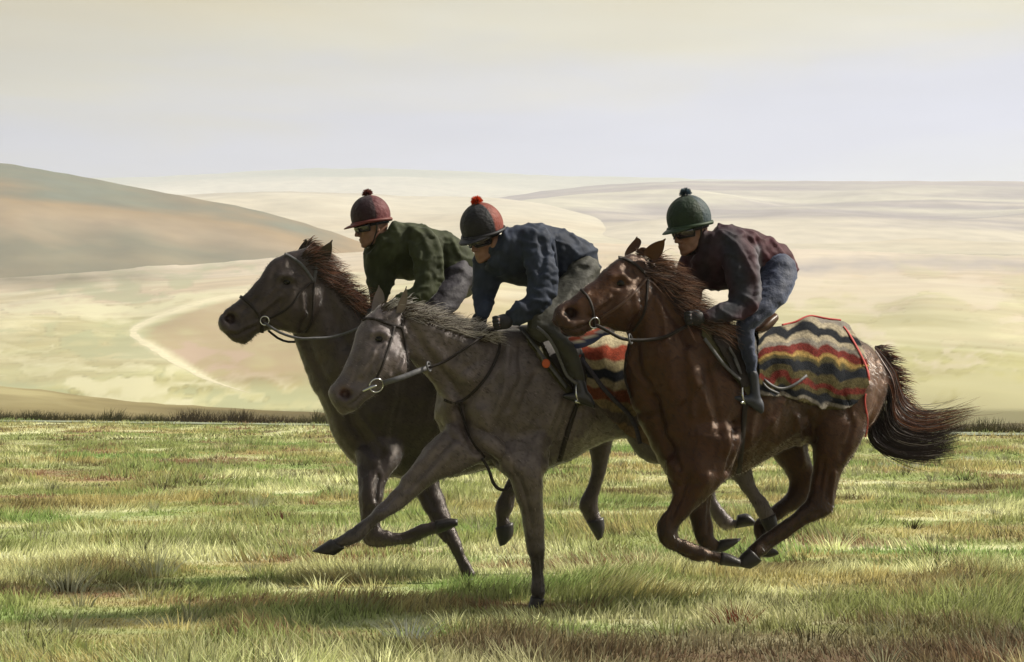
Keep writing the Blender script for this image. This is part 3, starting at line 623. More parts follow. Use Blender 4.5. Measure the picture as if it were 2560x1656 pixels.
#################### horse A: the far dark one on the left
def build_A():
    M_coat = COATS[0]
    root = thing('horse', P(1150, 1461, 11.5) * np.array([1, 1, 0]), 'nearly black horse farthest left, head stretched out ahead of the others', 'horse', 'galloping racehorses')
    neck = [(712, 800, 800, 632, 11.15, .085), (735, 845, 835, 680, 11.18, .10), (752, 900, 878, 725, 11.2, .12), (774, 960, 930, 770, 11.22, .16), (808, 1025, 975, 800, 11.25, .21), (832, 1085, 1015, 805, 11.3, .25)]
    torso = [(842, 1110, 1000, 790, 11.3, .22), (888, 1163, 1040, 785, 11.35, .25), (960, 1192, 1080, 795, 11.42, .27), (1040, 1200, 1130, 805, 11.5, .28), (1150, 1190, 1190, 815, 11.6, .29), (1250, 1165, 1270, 815, 11.7, .29), (1350, 1115, 1350, 805, 11.8, .28), (1430, 1080, 1430, 800, 11.85, .27), (1500, 1070, 1490, 815, 11.9, .23), (1550, 1020, 1545, 850, 11.95, .16), (1570, 970, 1568, 890, 11.97, .09)]
    head = [(790, 616, 812, 740, 11.13, .07), (748, 622, 790, 800, 11.1, .085), (705, 637, 750, 836, 11.07, .098), (675, 654, 708, 828, 11.05, .09), (648, 692, 682, 826, 11.02, .078), (620, 727, 655, 832, 11.0, .065), (592, 755, 632, 846, 10.98, .058), (567, 776, 611, 862, 10.96, .055), (551, 793, 578, 852, 10.95, .05), (550, 806, 560, 832, 10.95, .034)]
    leg1 = [(885, 1090, 1020, 1090, 11.30, .13), (893, 1150, 1000, 1160, 11.20, .10), (893, 1185, 975, 1190, 11.14, .08), (896, 1235, 958, 1245, 11.08, .065), (901, 1300, 952, 1305, 11.06, .052), (903, 1338, 957, 1328, 11.06, .052), (917, 1364, 966, 1324, 11.06, .05), (946, 1370, 982, 1331, 11.06, .042), (990, 1365, 1000, 1331, 11.07, .033), (1022, 1363, 1028, 1322, 11.08, .034), (1050, 1352, 1052, 1310, 11.08, .04), (1078, 1338, 1074, 1306, 11.08, .034), (1096, 1334, 1092, 1304, 11.08, .034)]
    leg2 = [(960, 1060, 1110, 1060, 11.45, .13), (1010, 1130, 1104, 1130, 11.42, .1), (1030, 1190, 1098, 1192, 11.38, .075), (1042, 1245, 1112, 1248, 11.35, .06), (1072, 1296, 1128, 1294, 11.32, .05), (1096, 1340, 1145, 1334, 11.3, .048), (1120, 1366, 1156, 1360, 11.28, .04), (1136, 1396, 1168, 1392, 11.27, .032), (1147, 1420, 1182, 1418, 11.26, .034), (1152, 1438, 1190, 1436, 11.26, .036), (1152, 1450, 1182, 1450, 11.26, .034)]
    leg3 = [(1290, 1060, 1370, 1060, 11.6, .09), (1285, 1130, 1340, 1130, 11.6, .06), (1272, 1190, 1312, 1200, 11.6, .045), (1252, 1233, 1290, 1238, 11.6, .036), (1238, 1262, 1285, 1272, 11.6, .042), (1240, 1298, 1272, 1292, 11.6, .034), (1239, 1324, 1280, 1310, 11.6, .036)]
    leg4 = [(1400, 980, 1560, 960, 11.9, .14), (1440, 1060, 1550, 1040, 11.9, .1), (1474, 1130, 1532, 1110, 11.9, .06), (1477, 1180, 1515, 1183, 11.9, .042), (1462, 1225, 1500, 1230, 11.9, .035), (1446, 1262, 1495, 1262, 11.9, .042), (1457, 1290, 1499, 1286, 11.9, .036), (1467, 1308, 1507, 1298, 11.9, .036)]
    sk = Skin([loft(neck), loft(torso), loft(head), loft(leg1), loft(leg2), loft(leg3), loft(leg4)], 0.0115, 5)
    K = np.array([0.032, 0.023, 0.021]); sk.col = np.tile(K, (len(sk.co), 1)) 
    head_detail(sk, (716, 706), (574, 794), [(572, 836), (590, 838), (610, 828), (640, 815)], [(770, 720), (768, 780), (752, 826)], [(735, 775)], [(700, 740), (670, 765), (645, 785)], .92)
    # neck and shoulder muscle
    sk.stroke([(795, 700), (830, 780), (865, 860)], 16, -0.010); sk.stroke([(790, 740), (800, 820), (850, 920)], 26, 0.010)
    sk.stroke([(765, 850), (800, 930), (850, 1010)], 10, -0.010); sk.stroke([(850, 1060), (880, 1110), (930, 1150)], 22, 0.012)
    sk.stroke([(860, 1000), (880, 1060), (935, 1140)], 8, -0.012); sk.stroke([(1010, 900), (1000, 1000), (980, 1090)], 10, -0.010)
    sk.stroke([(940, 1040), (950, 1110)], 30, 0.012); sk.stroke([(920, 1190), (925, 1260)], 9, 0.006); sk.stroke([(945, 1190), (940, 1250)], 5, -0.008)
    sk.stroke([(1060, 1220), (1085, 1270)], 6, -0.006)
    for ln, w_, a_ in [([(1090, 1290), (1120, 1350)], 4, -.006), ([(910, 1200), (912, 1290)], 5, .006), ([(990, 1345), (1040, 1336)], 3, -.005), ([(1150, 1400), (1165, 1420)], 3, -.005), ([(700, 760), (690, 800), (715, 815)], 6, -.006), ([(690, 720), (660, 745)], 4, .005), ([(640, 745), (610, 775)], 5, -.005), ([(755, 740), (760, 790)], 5, .006), ([(880, 960), (900, 1040), (960, 1120)], 8, .009), ([(900, 900), (920, 980)], 9, -.008)]: sk.stroke(ln, w_, a_)
    sk.upd()
    sk.paint([(574, 795)], 14, (0.028, 0.013, 0.011)); sk.paint([(716, 706)], 12, (0.009, 0.007, 0.007)); sk.paint([(690, 690), (720, 730)], 30, (0.028, 0.020, 0.015), .6)
    sk.paint([(1000, 1000), (900, 950)], 120, (0.022, 0.017, 0.015), .5, (10.8, 12))
    sk.ripple(.014)
    link('body', sk.mesh('body'), M_coat, root); short_hair(sk, root)
    hoofs(root, [[(1092, 1336, 1088, 1302, 11.08, .045), (1120, 1326, 1118, 1296, 11.08, .05), (1145, 1314, 1143, 1298, 11.08, .045)], [(1148, 1446, 1186, 1447, 11.26, .045), (1146, 1458, 1182, 1459, 11.26, .052), (1143, 1466, 1178, 1467, 11.26, .055)],
                 [(1238, 1320, 1283, 1306, 11.6, .04), (1243, 1345, 1283, 1338, 11.6, .045), (1249, 1366, 1266, 1360, 11.6, .04)], [(1465, 1304, 1509, 1294, 11.9, .04), (1480, 1330, 1512, 1318, 11.9, .046), (1493, 1352, 1507, 1342, 11.9, .04)]])
    eye(sk, 717, 706, .025, root)
    ear((744, 640), (778, 625), (764, 598), 11.22, .0, K, root, M_coat); ear((781, 655), (812, 668), (831, 600), 11.06, -0.05, K, root, M_coat)
    mane(sk, [(780, 622), (805, 660), (845, 702), (885, 740), (930, 782)], 34, 1700, (1.0, -0.25), .18, .0034, (0.020, 0.012, 0.010), (0.34, 0.15, 0.10), root, 3, (11.12, 11.25), jit=.3)
    mane(sk, [(765, 606), (785, 612), (800, 625)], 14, 130, (1.0, -0.35), .10, .005, (0.03, 0.015, 0.01), (0.34, 0.15, 0.08), root, 4, (11.12, 11.12), name='forelock')
    tail_simple(root, [(1555, 870), (1640, 930), (1740, 980)], 11.95, (0.015, 0.012, 0.011))
    # bridle
    br = thing('bridle', P(740, 700, 11.0), 'dark leather bridle and reins on the nearly black horse', 'bridle', 'racing bridles')
    M3('browband', strap(sk, [(711, 635), (730, 645), (752, 660), (770, 682), (784, 706)], .020, D=11.0), M_grey_leather, br)
    M3('headpiece', strap(sk, [(797, 655), (790, 675), (784, 706)], .022, D=11.0), M_grey_leather, br)
    M3('throat_strap', strap(sk, [(784, 702), (783, 750), (779, 800), (764, 832)], .014, D=11.0), M_leather, br)
    M3('cheek_strap', strap(sk, [(782, 704), (752, 728), (736, 755), (708, 780), (664, 800)], .015, D=11.0), M_leather, br)
    M3('noseband', strap(sk, [(601, 742), (622, 758), (642, 780), (654, 806), (655, 832)], .022, D=11.0), M_leather, br)
    p, n = sk.hit(662, 802, .012); M3('bit_ring', ring_mesh(p, .028, .004, n), M_steel, br)
    M3('rein', chain([P(662, 808, 10.95), P(700, 832, 10.92), P(745, 846, 10.92), P(781, 846, 10.95), P(835, 842, 11.02), P(897, 820, 11.05), P(935, 790, 11.12)], [.009] * 7), M_grey_leather, br)
    M3('rein', chain([P(672, 828, 11.1), P(708, 852, 11.18), P(760, 850, 11.3), P(900, 800, 11.4)], [.008] * 4), M_leather, br)
    return root, sk
def tail_simple(root, g, D, col):
    r = np.random.default_rng(9); n = 260; t = np.linspace(0, 1, 7)
    base = catmull(np.array([P(x, y, D) for x, y in g]), 3); base = np.array([[np.interp(a, np.linspace(0, 1, len(base)), base[:, k]) for k in range(3)] for a in t])
    C = base[None] + r.normal(0, .05, (n, 1, 3)) * (0.3 + t)[None, :, None]
    N = np.tile([0, .3, 1.], (n, 1)); W = .008 * (1 - t * .8)[None] * np.ones((n, 1)); V, q = ribbons(C, N, W)
    link('tail', mesh_np('tail', V, q, attrs={'coat': np.tile(np.array(col), (len(V), 1))}), M_hair, root, kind='stuff')

#################### horse B: the grey-brown one in the middle
def build_B():
    M_coat = COATS[1]
    root = thing('horse', P(1340, 1520, 10.0) * np.array([1, 1, 0]), 'dark grey-brown horse in the middle, one foreleg thrown forward and the other on the turf', 'horse', 'galloping racehorses')
    neck = [(1012, 880, 1000, 772, 9.66, .078), (1042, 920, 1045, 782, 9.7, .095), (1072, 945, 1105, 800, 9.74, .12), (1098, 985, 1160, 818, 9.8, .16), (1098, 1030, 1210, 830, 9.85, .2), (1098, 1075, 1250, 824, 9.9, .24)]
    torso = [(1103, 1085, 1255, 822, 9.9, .22), (1125, 1125, 1290, 820, 9.93, .26), (1180, 1155, 1330, 825, 9.97, .29), (1250, 1172, 1370, 835, 10.03, .31), (1340, 1178, 1420, 840, 10.12, .32), (1420, 1154, 1480, 835, 10.2, .32), (1500, 1112, 1540, 825, 10.32, .31), (1580, 1095, 1600, 815, 10.42, .3), (1660, 1105, 1670, 815, 10.52, .29), (1730, 1080, 1735, 830, 10.6, .25), (1785, 1010, 1785, 870, 10.68, .15)]
    head = [(940, 772, 1010, 792, 9.66, .066), (908, 797, 1016, 850, 9.63, .088), (886, 832, 1022, 902, 9.6, .1), (880, 866, 1015, 934, 9.57, .1), (864, 907, 985, 950, 9.54, .086), (849, 938, 955, 970, 9.52, .07), (834, 958, 935, 990, 9.5, .062), (821, 974, 913, 1006, 9.49, .06), (824, 1000, 892, 1026, 9.49, .057), (842, 1026, 868, 1034, 9.5, .035)]
    legf = [(1140, 1050, 1260, 1150, 9.8, .13), (1094, 1087, 1200, 1160, 9.75, .11), (1062, 1115, 1150, 1183, 9.72, .09), (1040, 1150, 1104, 1200, 9.7, .078), (1016, 1189, 1062, 1226, 9.67, .062), (961, 1248, 1008, 1270, 9.64, .052), (930, 1278, 975, 1288, 9.62, .052), (903, 1303, 940, 1316, 9.61, .042), (880, 1321, 916, 1341, 9.6, .034), (862, 1331, 896, 1356, 9.6, .04), (843, 1342, 872, 1366, 9.6, .034), (828, 1350, 858, 1370, 9.6, .036)]
    legn = [(1200, 1040, 1380, 1050, 9.93, .13), (1215, 1110, 1378, 1115, 9.88, .13), (1236, 1165, 1370, 1168, 9.82, .12), (1272, 1198, 1357, 1195, 9.8, .092), (1289, 1242, 1357, 1240, 9.82, .076), (1302, 1286, 1359, 1284, 9.85, .064), (1311, 1329, 1361, 1329, 9.88, .054), (1316, 1372, 1363, 1374, 9.92, .055), (1325, 1402, 1360, 1405, 9.94, .044), (1328, 1446, 1362, 1447, 9.96, .036), (1328, 1472, 1365, 1478, 9.97, .042), (1329, 1492, 1360, 1498, 9.98, .038)]
    thigh = [(1540, 1000, 1760, 950, 10.3, .16), (1552, 1060, 1740, 1030, 10.28, .15), (1575, 1110, 1730, 1090, 10.26, .12), (1600, 1148, 1740, 1120, 10.26, .09), (1660, 1166, 1755, 1120, 10.28, .08), (1740, 1178, 1790, 1122, 10.3, .06), (1828, 1200, 1868, 1150, 10.33, .05), (1858, 1234, 1892, 1216, 10.35, .035), (1880, 1264, 1910, 1242, 10.36, .033), (1896, 1294, 1928, 1270, 10.36, .04), (1905, 1310, 1938, 1290, 10.36, .035)]
    thighf = [(1600, 1000, 1780, 950, 10.8, .14), (1640, 1100, 1760, 1060, 10.8, .11), (1695, 1160, 1750, 1110, 10.8, .075), (1735, 1212, 1778, 1182, 10.8, .05), (1763, 1266, 1792, 1244, 10.8, .036), (1783, 1298, 1814, 1278, 10.8, .034), (1803, 1324, 1836, 1298, 10.8, .04), (1828, 1324, 1842, 1298, 10.8, .036)]
    sk = Skin([loft(neck), loft(torso), loft(head), loft(legf), loft(legn), loft(thigh), loft(thighf)], 0.0115, 5)
    K = np.array([0.100, 0.082, 0.077]); sk.col = np.tile(K, (len(sk.co), 1))
    head_detail(sk, (948, 848), (862, 984), [(874, 1012), (888, 1004), (902, 990), (912, 978)], [(1008, 850), (1005, 895), (985, 930)], [(985, 890)], [(935, 885), (918, 915), (905, 940)], .9)
    sk.stroke([(1014, 800), (1060, 870), (1110, 935), (1150, 990)], 12, -0.014); sk.stroke([(1040, 800), (1110, 840), (1190, 865)], 18, 0.012)
    sk.stroke([(1050, 840), (1100, 900), (1170, 950)], 20, 0.010); sk.stroke([(1075, 930), (1105, 975), (1145, 1010)], 9, 0.008)
    sk.stroke([(1245, 830), (1250, 870), (1222, 930), (1175, 990), (1150, 1020)], 10, -0.012)
    sk.stroke([(1150, 1020), (1165, 1070), (1190, 1120), (1235, 1160)], 11, -0.030); sk.stroke([(1120, 1020), (1130, 1070)], 22, 0.014)
    sk.stroke([(1200, 1030), (1215, 1080), (1265, 1140)], 22, 0.020); sk.stroke([(1185, 880), (1195, 940)], 28, 0.012)
    sk.stroke([(1290, 930), (1250, 1000), (1230, 1060)], 22, 0.010); sk.stroke([(1340, 940), (1310, 1010), (1270, 1080)], 12, -0.010); sk.stroke([(1400, 1000), (1370, 1060), (1340, 1110)], 12, 0.010)
    sk.stroke([(1440, 1030), (1400, 1090), (1370, 1140)], 12, -0.008); sk.stroke([(1480, 1040), (1445, 1100)], 12, 0.008); sk.stroke([(1535, 1080), (1570, 1040)], 8, -0.01)
    sk.stroke([(1110, 1090), (1060, 1150), (1010, 1200)], 9, 0.009); sk.stroke([(1120, 1110), (1075, 1165), (1020, 1225)], 6, -0.010); sk.stroke([(1150, 1110), (1110, 1150), (1060, 1200)], 12, 0.009)
    sk.stroke([(1300, 1190), (1318, 1260), (1330, 1330)], 6, -0.007); sk.stroke([(1340, 1200), (1342, 1300)], 9, 0.006); sk.stroke([(1340, 1378)], 16, 0.006); sk.stroke([(1340, 1400), (1345, 1450)], 4, -0.005)
    sk.stroke([(952, 1278)], 16, 0.006)
    for k in range(4): sk.stroke([(1395 + k * 26, 990 - k * 10), (1375 + k * 26, 1060 - k * 8), (1350 + k * 26, 1120 - k * 8)], 6, 0.004)
    # veins on the face
    sk.stroke([(940, 870), (930, 905), (935, 935)], 2.6, 0.004); sk.stroke([(965, 860), (955, 900), (945, 940)], 2.6, 0.003)
    for ln, w_, a_ in [([(1352, 1385), (1356, 1440), (1358, 1470)], 3.2, -.006), ([(900, 1318), (875, 1340)], 3, -.005), ([(1318, 1290), (1322, 1340)], 4, .005), ([(990, 1235), (950, 1275)], 5, -.006), ([(1130, 960), (1150, 930), (1200, 900)], 9, -.007), ([(1270, 870), (1262, 960), (1240, 1030)], 10, .009), ([(1300, 860), (1300, 950), (1270, 1020)], 8, -.008),
                       ([(1100, 1060), (1120, 1090), (1160, 1110)], 6, -.008), ([(895, 900), (884, 950), (872, 965)], 5, -.005), ([(960, 900), (935, 950)], 8, .006), ([(1000, 860), (1010, 900), (1000, 930)], 5, .006), ([(1280, 1170), (1300, 1210), (1310, 1240)], 5, -.007), ([(1345, 1160), (1350, 1220)], 6, .006)]: sk.stroke(ln, w_, a_)
    sk.upd()
    sk.paint([(862, 984)], 14, (0.112, 0.033, 0.020)); sk.paint([(850, 1000), (880, 1000)], 26, (0.033, 0.028, 0.028), .7); sk.paint([(948, 848)], 12, (0.014, 0.011, 0.011))
    sk.paint([(1200, 950), (1300, 1000)], 90, (0.056, 0.045, 0.043), .6); sk.paint([(1040, 810), (1150, 850)], 26, (0.069, 0.056, 0.045), .6)
    sk.paint([(830, 1350), (930, 1290)], 26, (0.033, 0.028, 0.028), .8, both=True); sk.paint([(1345, 1400), (1345, 1520)], 30, (0.032, 0.028, 0.027), .8, both=True)
    sk.paint([(1140, 1040), (1160, 1090)], 30, (0.069, 0.051, 0.046), .5)
    sk.ripple(.014)
    link('body', sk.mesh('body'), M_coat, root); short_hair(sk, root)
    hoofs(root, [[(826, 1348, 862, 1371, 9.6, .045), (806, 1361, 850, 1380, 9.6, .052), (780, 1378, 838, 1388, 9.6, .05)], [(1327, 1490, 1362, 1499, 9.98, .046), (1322, 1510, 1357, 1514, 9.98, .053), (1315, 1527, 1352, 1524, 9.98, .057)],
                 [(1900, 1300, 1938, 1284, 10.36, .04), (1912, 1325, 1944, 1308, 10.36, .045), (1925, 1338, 1944, 1328, 10.36, .04)], [(1838, 1322, 1844, 1288, 10.8, .04), (1862, 1318, 1868, 1284, 10.8, .046), (1887, 1314, 1886, 1300, 10.8, .04)]])
    eye(sk, 948, 849, .025, root)
    ear((929, 786), (960, 768), (947, 713), 9.74, .03, K * 1.1, root, M_coat); ear((988, 790), (1012, 778), (1016, 716), 9.6, -0.03, K * 1.1, root, M_coat)
    mane(sk, [(1012, 772), (1050, 780), (1105, 798), (1160, 817), (1215, 832)], 26, 2000, (0.95, -0.50), .15, .0034, (0.035, 0.022, 0.014), (0.85, 0.80, 0.74), root, 13, (9.66, 9.87), jit=.28)  # whitish tips: backlight painted into the mane colour
    mane(sk, [(955, 768), (980, 762), (1005, 768)], 16, 260, (1.0, -0.75), .13, .005, (0.05, 0.035, 0.025), (0.8, 0.78, 0.74), root, 14, (9.66, 9.66), name='forelock')  # forelock tips whitened the same way, as if backlit
    tail_simple(root, [(1785, 880), (1850, 900), (1900, 960), (1960, 990)], 10.7, (0.02, 0.015, 0.013))
    br = thing('bridle', P(950, 850, 9.5), 'bridle with a large loose bit ring and pale worn rein on the grey-brown horse', 'bridle', 'racing bridles')
    M3('browband', strap(sk, [(906, 800), (930, 797), (955, 805), (975, 812), (1004, 820)], .018, D=9.6), M_leather, br)
    M3('headpiece', strap(sk, [(1010, 778), (1008, 800), (1004, 822)], .020, D=9.6), M_leather, br)
    M3('cheek_strap', strap(sk, [(986, 816), (978, 850), (968, 881), (955, 915), (942, 945)], .015, D=9.5), M_leather, br)
    M3('throat_strap', strap(sk, [(1004, 820), (1012, 850), (1016, 885), (1020, 920)], .014, D=9.5), M_leather, br)
    p, n = sk.hit(939, 962, .014); M3('bit_ring', ring_mesh(p, .040, .0045, n), M_steel, br)
    M3('bit_bar', chain([P(908, 978, 9.44), P(925, 970, 9.43), P(940, 965, 9.43)], [.008, .008, .007]), M_steel, br)
    C = [P(958, 958, 9.46), P(985, 950, 9.45), P(1015, 940, 9.48), P(1045, 928, 9.52), P(1075, 918, 9.58)]
    M3('rein', ribbon(catmull(np.array(C), 5), np.tile([0, -1, .1], (21, 1)), .030, .006), M_grey_leather, br)
    M3('rein', chain([P(1070, 920, 9.57), P(1114, 903, 9.6), P(1180, 860, 9.62), P(1215, 836, 9.7), P(1244, 820, 9.78)], [.008] * 5), M_leather, br)
    M3('rein_stop', ring_mesh(P(1072, 917, 9.56), .026, .006, (1, -.35, .2)), M_grey_leather, br)
    ms = thing('martingale', P(1150, 1000, 9.7), 'thin neck strap on the middle grey-brown horse, one end hanging in a loop', 'martingale')
    M3('neck_strap', strap(sk, [(1240, 826), (1250, 860), (1240, 900), (1216, 945), (1180, 985), (1142, 1008), (1112, 1000)], .017, D=9.8), M_leather, ms)
    M3('breast_strap', strap(sk, [(1145, 1008), (1158, 1050), (1180, 1100), (1210, 1145)], .016, D=9.8), M_leather, ms)
    M3('loose_end', chain([P(1206, 1148, 9.7), P(1222, 1175, 9.68), P(1232, 1205, 9.68), P(1246, 1222, 9.68), P(1264, 1225, 9.7), P(1276, 1215, 9.74)], [.008, .009, .010, .010, .009, .006]), M_leather, ms)
    return root, sk

#################### horse C: the bay on the right
def build_C():
    M_coat = COATS[2]
    root = thing('horse', P(1860, 1500, 10.1) * np.array([1, 1, 0]), 'brown bay horse on the right, all feet off the ground, tail streaming', 'horse', 'galloping racehorses')
    neck = [(1538, 800, 1628, 668, 9.62, .082), (1570, 842, 1672, 690, 9.65, .10), (1564, 895, 1712, 735, 9.67, .125), (1560, 950, 1755, 780, 9.7, .16), (1588, 1020, 1800, 806, 9.74, .21), (1618, 1085, 1840, 830, 9.8, .26)]
    torso = [(1634, 1120, 1760, 830, 9.8, .22), (1668, 1190, 1790, 815, 9.83, .27), (1745, 1215, 1835, 822, 9.9, .30), (1830, 1196, 1885, 835, 10.0, .32), (1905, 1157, 1940, 835, 10.1, .33), (1970, 1122, 1990, 822, 10.2, .32), (2040, 1110, 2050, 812, 10.3, .31), (2108, 1110, 2110, 828, 10.38, .29), (2160, 1085, 2160, 856, 10.45, .25), (2200, 1020, 2192, 888, 10.5, .17), (2213, 975, 2207, 925, 10.52, .1)]
    head = [(1605, 640, 1635, 770, 9.62, .07), (1578, 634, 1608, 805, 9.6, .085), (1548, 644, 1572, 832, 9.57, .098), (1515, 668, 1540, 826, 9.54, .092), (1483, 700, 1512, 820, 9.5, .08), (1450, 724, 1484, 822, 9.47, .066), (1424, 747, 1458, 838, 9.45, .06), (1399, 760, 1436, 842, 9.43, .058), (1385, 778, 1408, 834, 9.42, .05), (1384, 794, 1394, 818, 9.42, .034)]
    nf = [(1690, 1080, 1850, 1100, 9.68, .14), (1668, 1190, 1830, 1180, 9.66, .12), (1680, 1235, 1800, 1216, 9.64, .095), (1671, 1268, 1758, 1258, 9.63, .074), (1656, 1288, 1722, 1288, 9.62, .062), (1642, 1312, 1698, 1318, 9.62, .055), (1645, 1345, 1694, 1334, 9.62, .054), (1660, 1366, 1702, 1346, 9.62, .046), (1690, 1382, 1718, 1352, 9.62, .036), (1724, 1399, 1742, 1360, 9.62, .034), (1752, 1406, 1764, 1370, 9.62, .042), (1775, 1404, 1782, 1378, 9.62, .036), (1800, 1410, 1806, 1384, 9.62, .034)]
    ff = [(1700, 1140, 1830, 1140, 9.95, .1), (1712, 1220, 1790, 1215, 9.93, .08), (1718, 1270, 1778, 1270, 9.92, .062), (1726, 1310, 1782, 1305, 9.92, .054), (1738, 1345, 1787, 1340, 9.92, .05), (1750, 1372, 1792, 1350, 9.92, .045), (1768, 1390, 1800, 1352, 9.92, .036), (1790, 1386, 1806, 1352, 9.92, .034)]
    nh = [(1960, 980, 2190, 960, 10.2, .16), (1995, 1050, 2172, 1060, 10.17, .15), (2028, 1110, 2140, 1130, 10.14, .12), (2032, 1160, 2108, 1172, 10.12, .088), (2026, 1205, 2096, 1208, 10.1, .066), (2018, 1240, 2088, 1252, 10.08, .055), (2000, 1264, 2078, 1284, 10.06, .048), (1972, 1290, 2018, 1313, 10.04, .042), (1936, 1315, 1966, 1350, 10.02, .036), (1902, 1340, 1930, 1372, 10.0, .036), (1884, 1356, 1914, 1388, 9.98, .042), (1866, 1372, 1890, 1402, 9.97, .036)]
    fh = [(1880, 1060, 2060, 1040, 10.5, .13), (1915, 1120, 2020, 1100, 10.5, .11), (1945, 1160, 2026, 1150, 10.5, .085), (1968, 1190, 2040, 1185, 10.5, .066), (1972, 1216, 2040, 1220, 10.5, .055), (1958, 1242, 2012, 1262, 10.48, .05), (1926, 1268, 1968, 1290, 10.46, .042), (1900, 1290, 1930, 1316, 10.44, .036), (1884, 1310, 1916, 1340, 10.42, .036), (1886, 1340, 1925, 1362, 10.42, .042), (1892, 1362, 1926, 1374, 10.42, .036)]
    sk = Skin([loft(neck), loft(torso), loft(head), loft(nf), loft(ff), loft(nh), loft(fh)], 0.0115, 5)
    K = np.array([0.027, 0.0090, 0.0048]); sk.col = np.tile(K, (len(sk.co), 1))
    head_detail(sk, (1550, 708), (1428, 782), [(1402, 826), (1424, 828), (1448, 820), (1470, 812)], [(1600, 720), (1598, 770), (1580, 820)], [(1565, 775)], [(1525, 745), (1500, 765), (1478, 782)], 1.0)
    sk.stroke([(1428, 782)], 10, -0.012)
    sk.stroke([(1632, 690), (1665, 760), (1700, 815), (1722, 860)], 13, -0.014); sk.stroke([(1600, 740), (1618, 810), (1620, 900)], 22, 0.011); sk.stroke([(1590, 850), (1600, 930), (1640, 1010)], 10, -0.009)
    sk.stroke([(1660, 880), (1680, 980), (1690, 1080)], 34, 0.016); sk.stroke([(1590, 990), (1620, 1070), (1680, 1160)], 22, 0.014); sk.stroke([(1640, 1000), (1660, 1080), (1700, 1170)], 9, -0.014)
    sk.stroke([(1760, 900), (1780, 1000), (1800, 1080)], 12, -0.012); sk.stroke([(1740, 940), (1790, 1060), (1830, 1080), (1826, 1120)], 20, 0.012); sk.stroke([(1838, 1060), (1834, 1110), (1824, 1180)], 8, -0.020)
    sk.stroke([(1740, 1160), (1760, 1200)], 24, 0.014); sk.stroke([(1720, 1190), (1700, 1250), (1675, 1300)], 6, -0.009); sk.stroke([(1770, 1190), (1735, 1250), (1705, 1290)], 10, 0.008)
    sk.stroke([(2060, 1000), (2010, 1060), (1940, 1110)], 9, 0.008); sk.stroke([(2080, 1000), (2060, 1080), (2060, 1130)], 30, 0.014); sk.stroke([(2110, 1000), (2130, 1060), (2105, 1140)], 8, -0.010)
    sk.stroke([(2060, 1150), (2050, 1220)], 7, -0.008); sk.stroke([(2086, 1180), (2078, 1250)], 4, 0.006); sk.stroke([(2072, 1185), (2066, 1240)], 4, -0.008); sk.stroke([(2040, 1280), (1980, 1330), (1910, 1370)], 4, -0.006)
    sk.stroke([(1890, 1020), (1870, 1120)], 9, 0.006); sk.stroke([(1960, 1000), (1920, 1080)], 10, 0.006); sk.stroke([(1668, 1335)], 16, 0.006)
    sk.stroke([(1515, 720), (1500, 750), (1475, 775)], 2.6, 0.003); sk.stroke([(2195, 900), (2208, 950), (2195, 1010), (2165, 1070)], 6, -0.008)
    for ln, w_, a_ in [([(1700, 1385), (1745, 1396)], 3, -.005), ([(1775, 1250), (1770, 1330)], 5, -.006), ([(1690, 1240), (1668, 1290)], 5, .006), ([(1650, 1190), (1690, 1215), (1740, 1210)], 7, -.008), ([(1600, 1030), (1640, 1040), (1690, 1010)], 8, -.007), ([(1720, 880), (1735, 960), (1730, 1040)], 9, .009), ([(1990, 1040), (2000, 1110), (2010, 1160)], 8, .009), ([(2020, 1040), (2040, 1100)], 7, -.009),
                       ([(1930, 1050), (1880, 1110)], 7, .005), ([(1540, 740), (1520, 780), (1500, 800)], 6, -.005), ([(1470, 735), (1440, 760)], 5, .005), ([(1585, 730), (1590, 790)], 5, .006), ([(1560, 870), (1585, 930), (1625, 980)], 7, .008), ([(1640, 740), (1660, 800), (1665, 860)], 7, .008), ([(2130, 1040), (2110, 1110)], 7, .007), ([(1950, 1175), (1962, 1225)], 4, -.006), ([(1890, 1320), (1940, 1290)], 3, -.005)]: sk.stroke(ln, w_, a_)
    sk.upd()
    sk.paint([(1428, 782)], 16, (0.028, 0.011, 0.009)); sk.paint([(1400, 790), (1430, 825)], 26, (0.015, 0.009, 0.008), .8); sk.paint([(1550, 708)], 12, (0.007, 0.004, 0.004))
    sk.paint([(1540, 690), (1520, 720), (1460, 750)], 18, (0.069, 0.026, 0.011), .7); sk.paint([(1640, 760), (1680, 820)], 34, (0.046, 0.020, 0.012), .6); sk.paint([(1780, 1040)], 60, (0.046, 0.020, 0.007), .6)  # paler brown face, neck and shoulder: sheen highlights put into the coat colour
    sk.paint([(2180, 900), (2195, 960), (2175, 1040)], 26, (0.149, 0.079, 0.051), .75); sk.paint([(1670, 1170), (1700, 1220)], 40, (0.046, 0.019, 0.009), .5)  # pale buttock and chest patches paint the coat's sheen as colour
    for ln in ([(1668, 1340), (1720, 1380), (1810, 1400)], [(1770, 1380), (1800, 1370)], [(2062, 1262), (1980, 1310), (1880, 1390)], [(1990, 1255), (1900, 1320), (1910, 1370)], [(1668, 1325), (1690, 1365)], [(1752, 1290), (1765, 1370)]): sk.paint(ln, 32, (0.009, 0.006, 0.005), .85, both=True)
    sk.ripple(.014)
    link('body', sk.mesh('body'), M_coat, root); short_hair(sk, root)
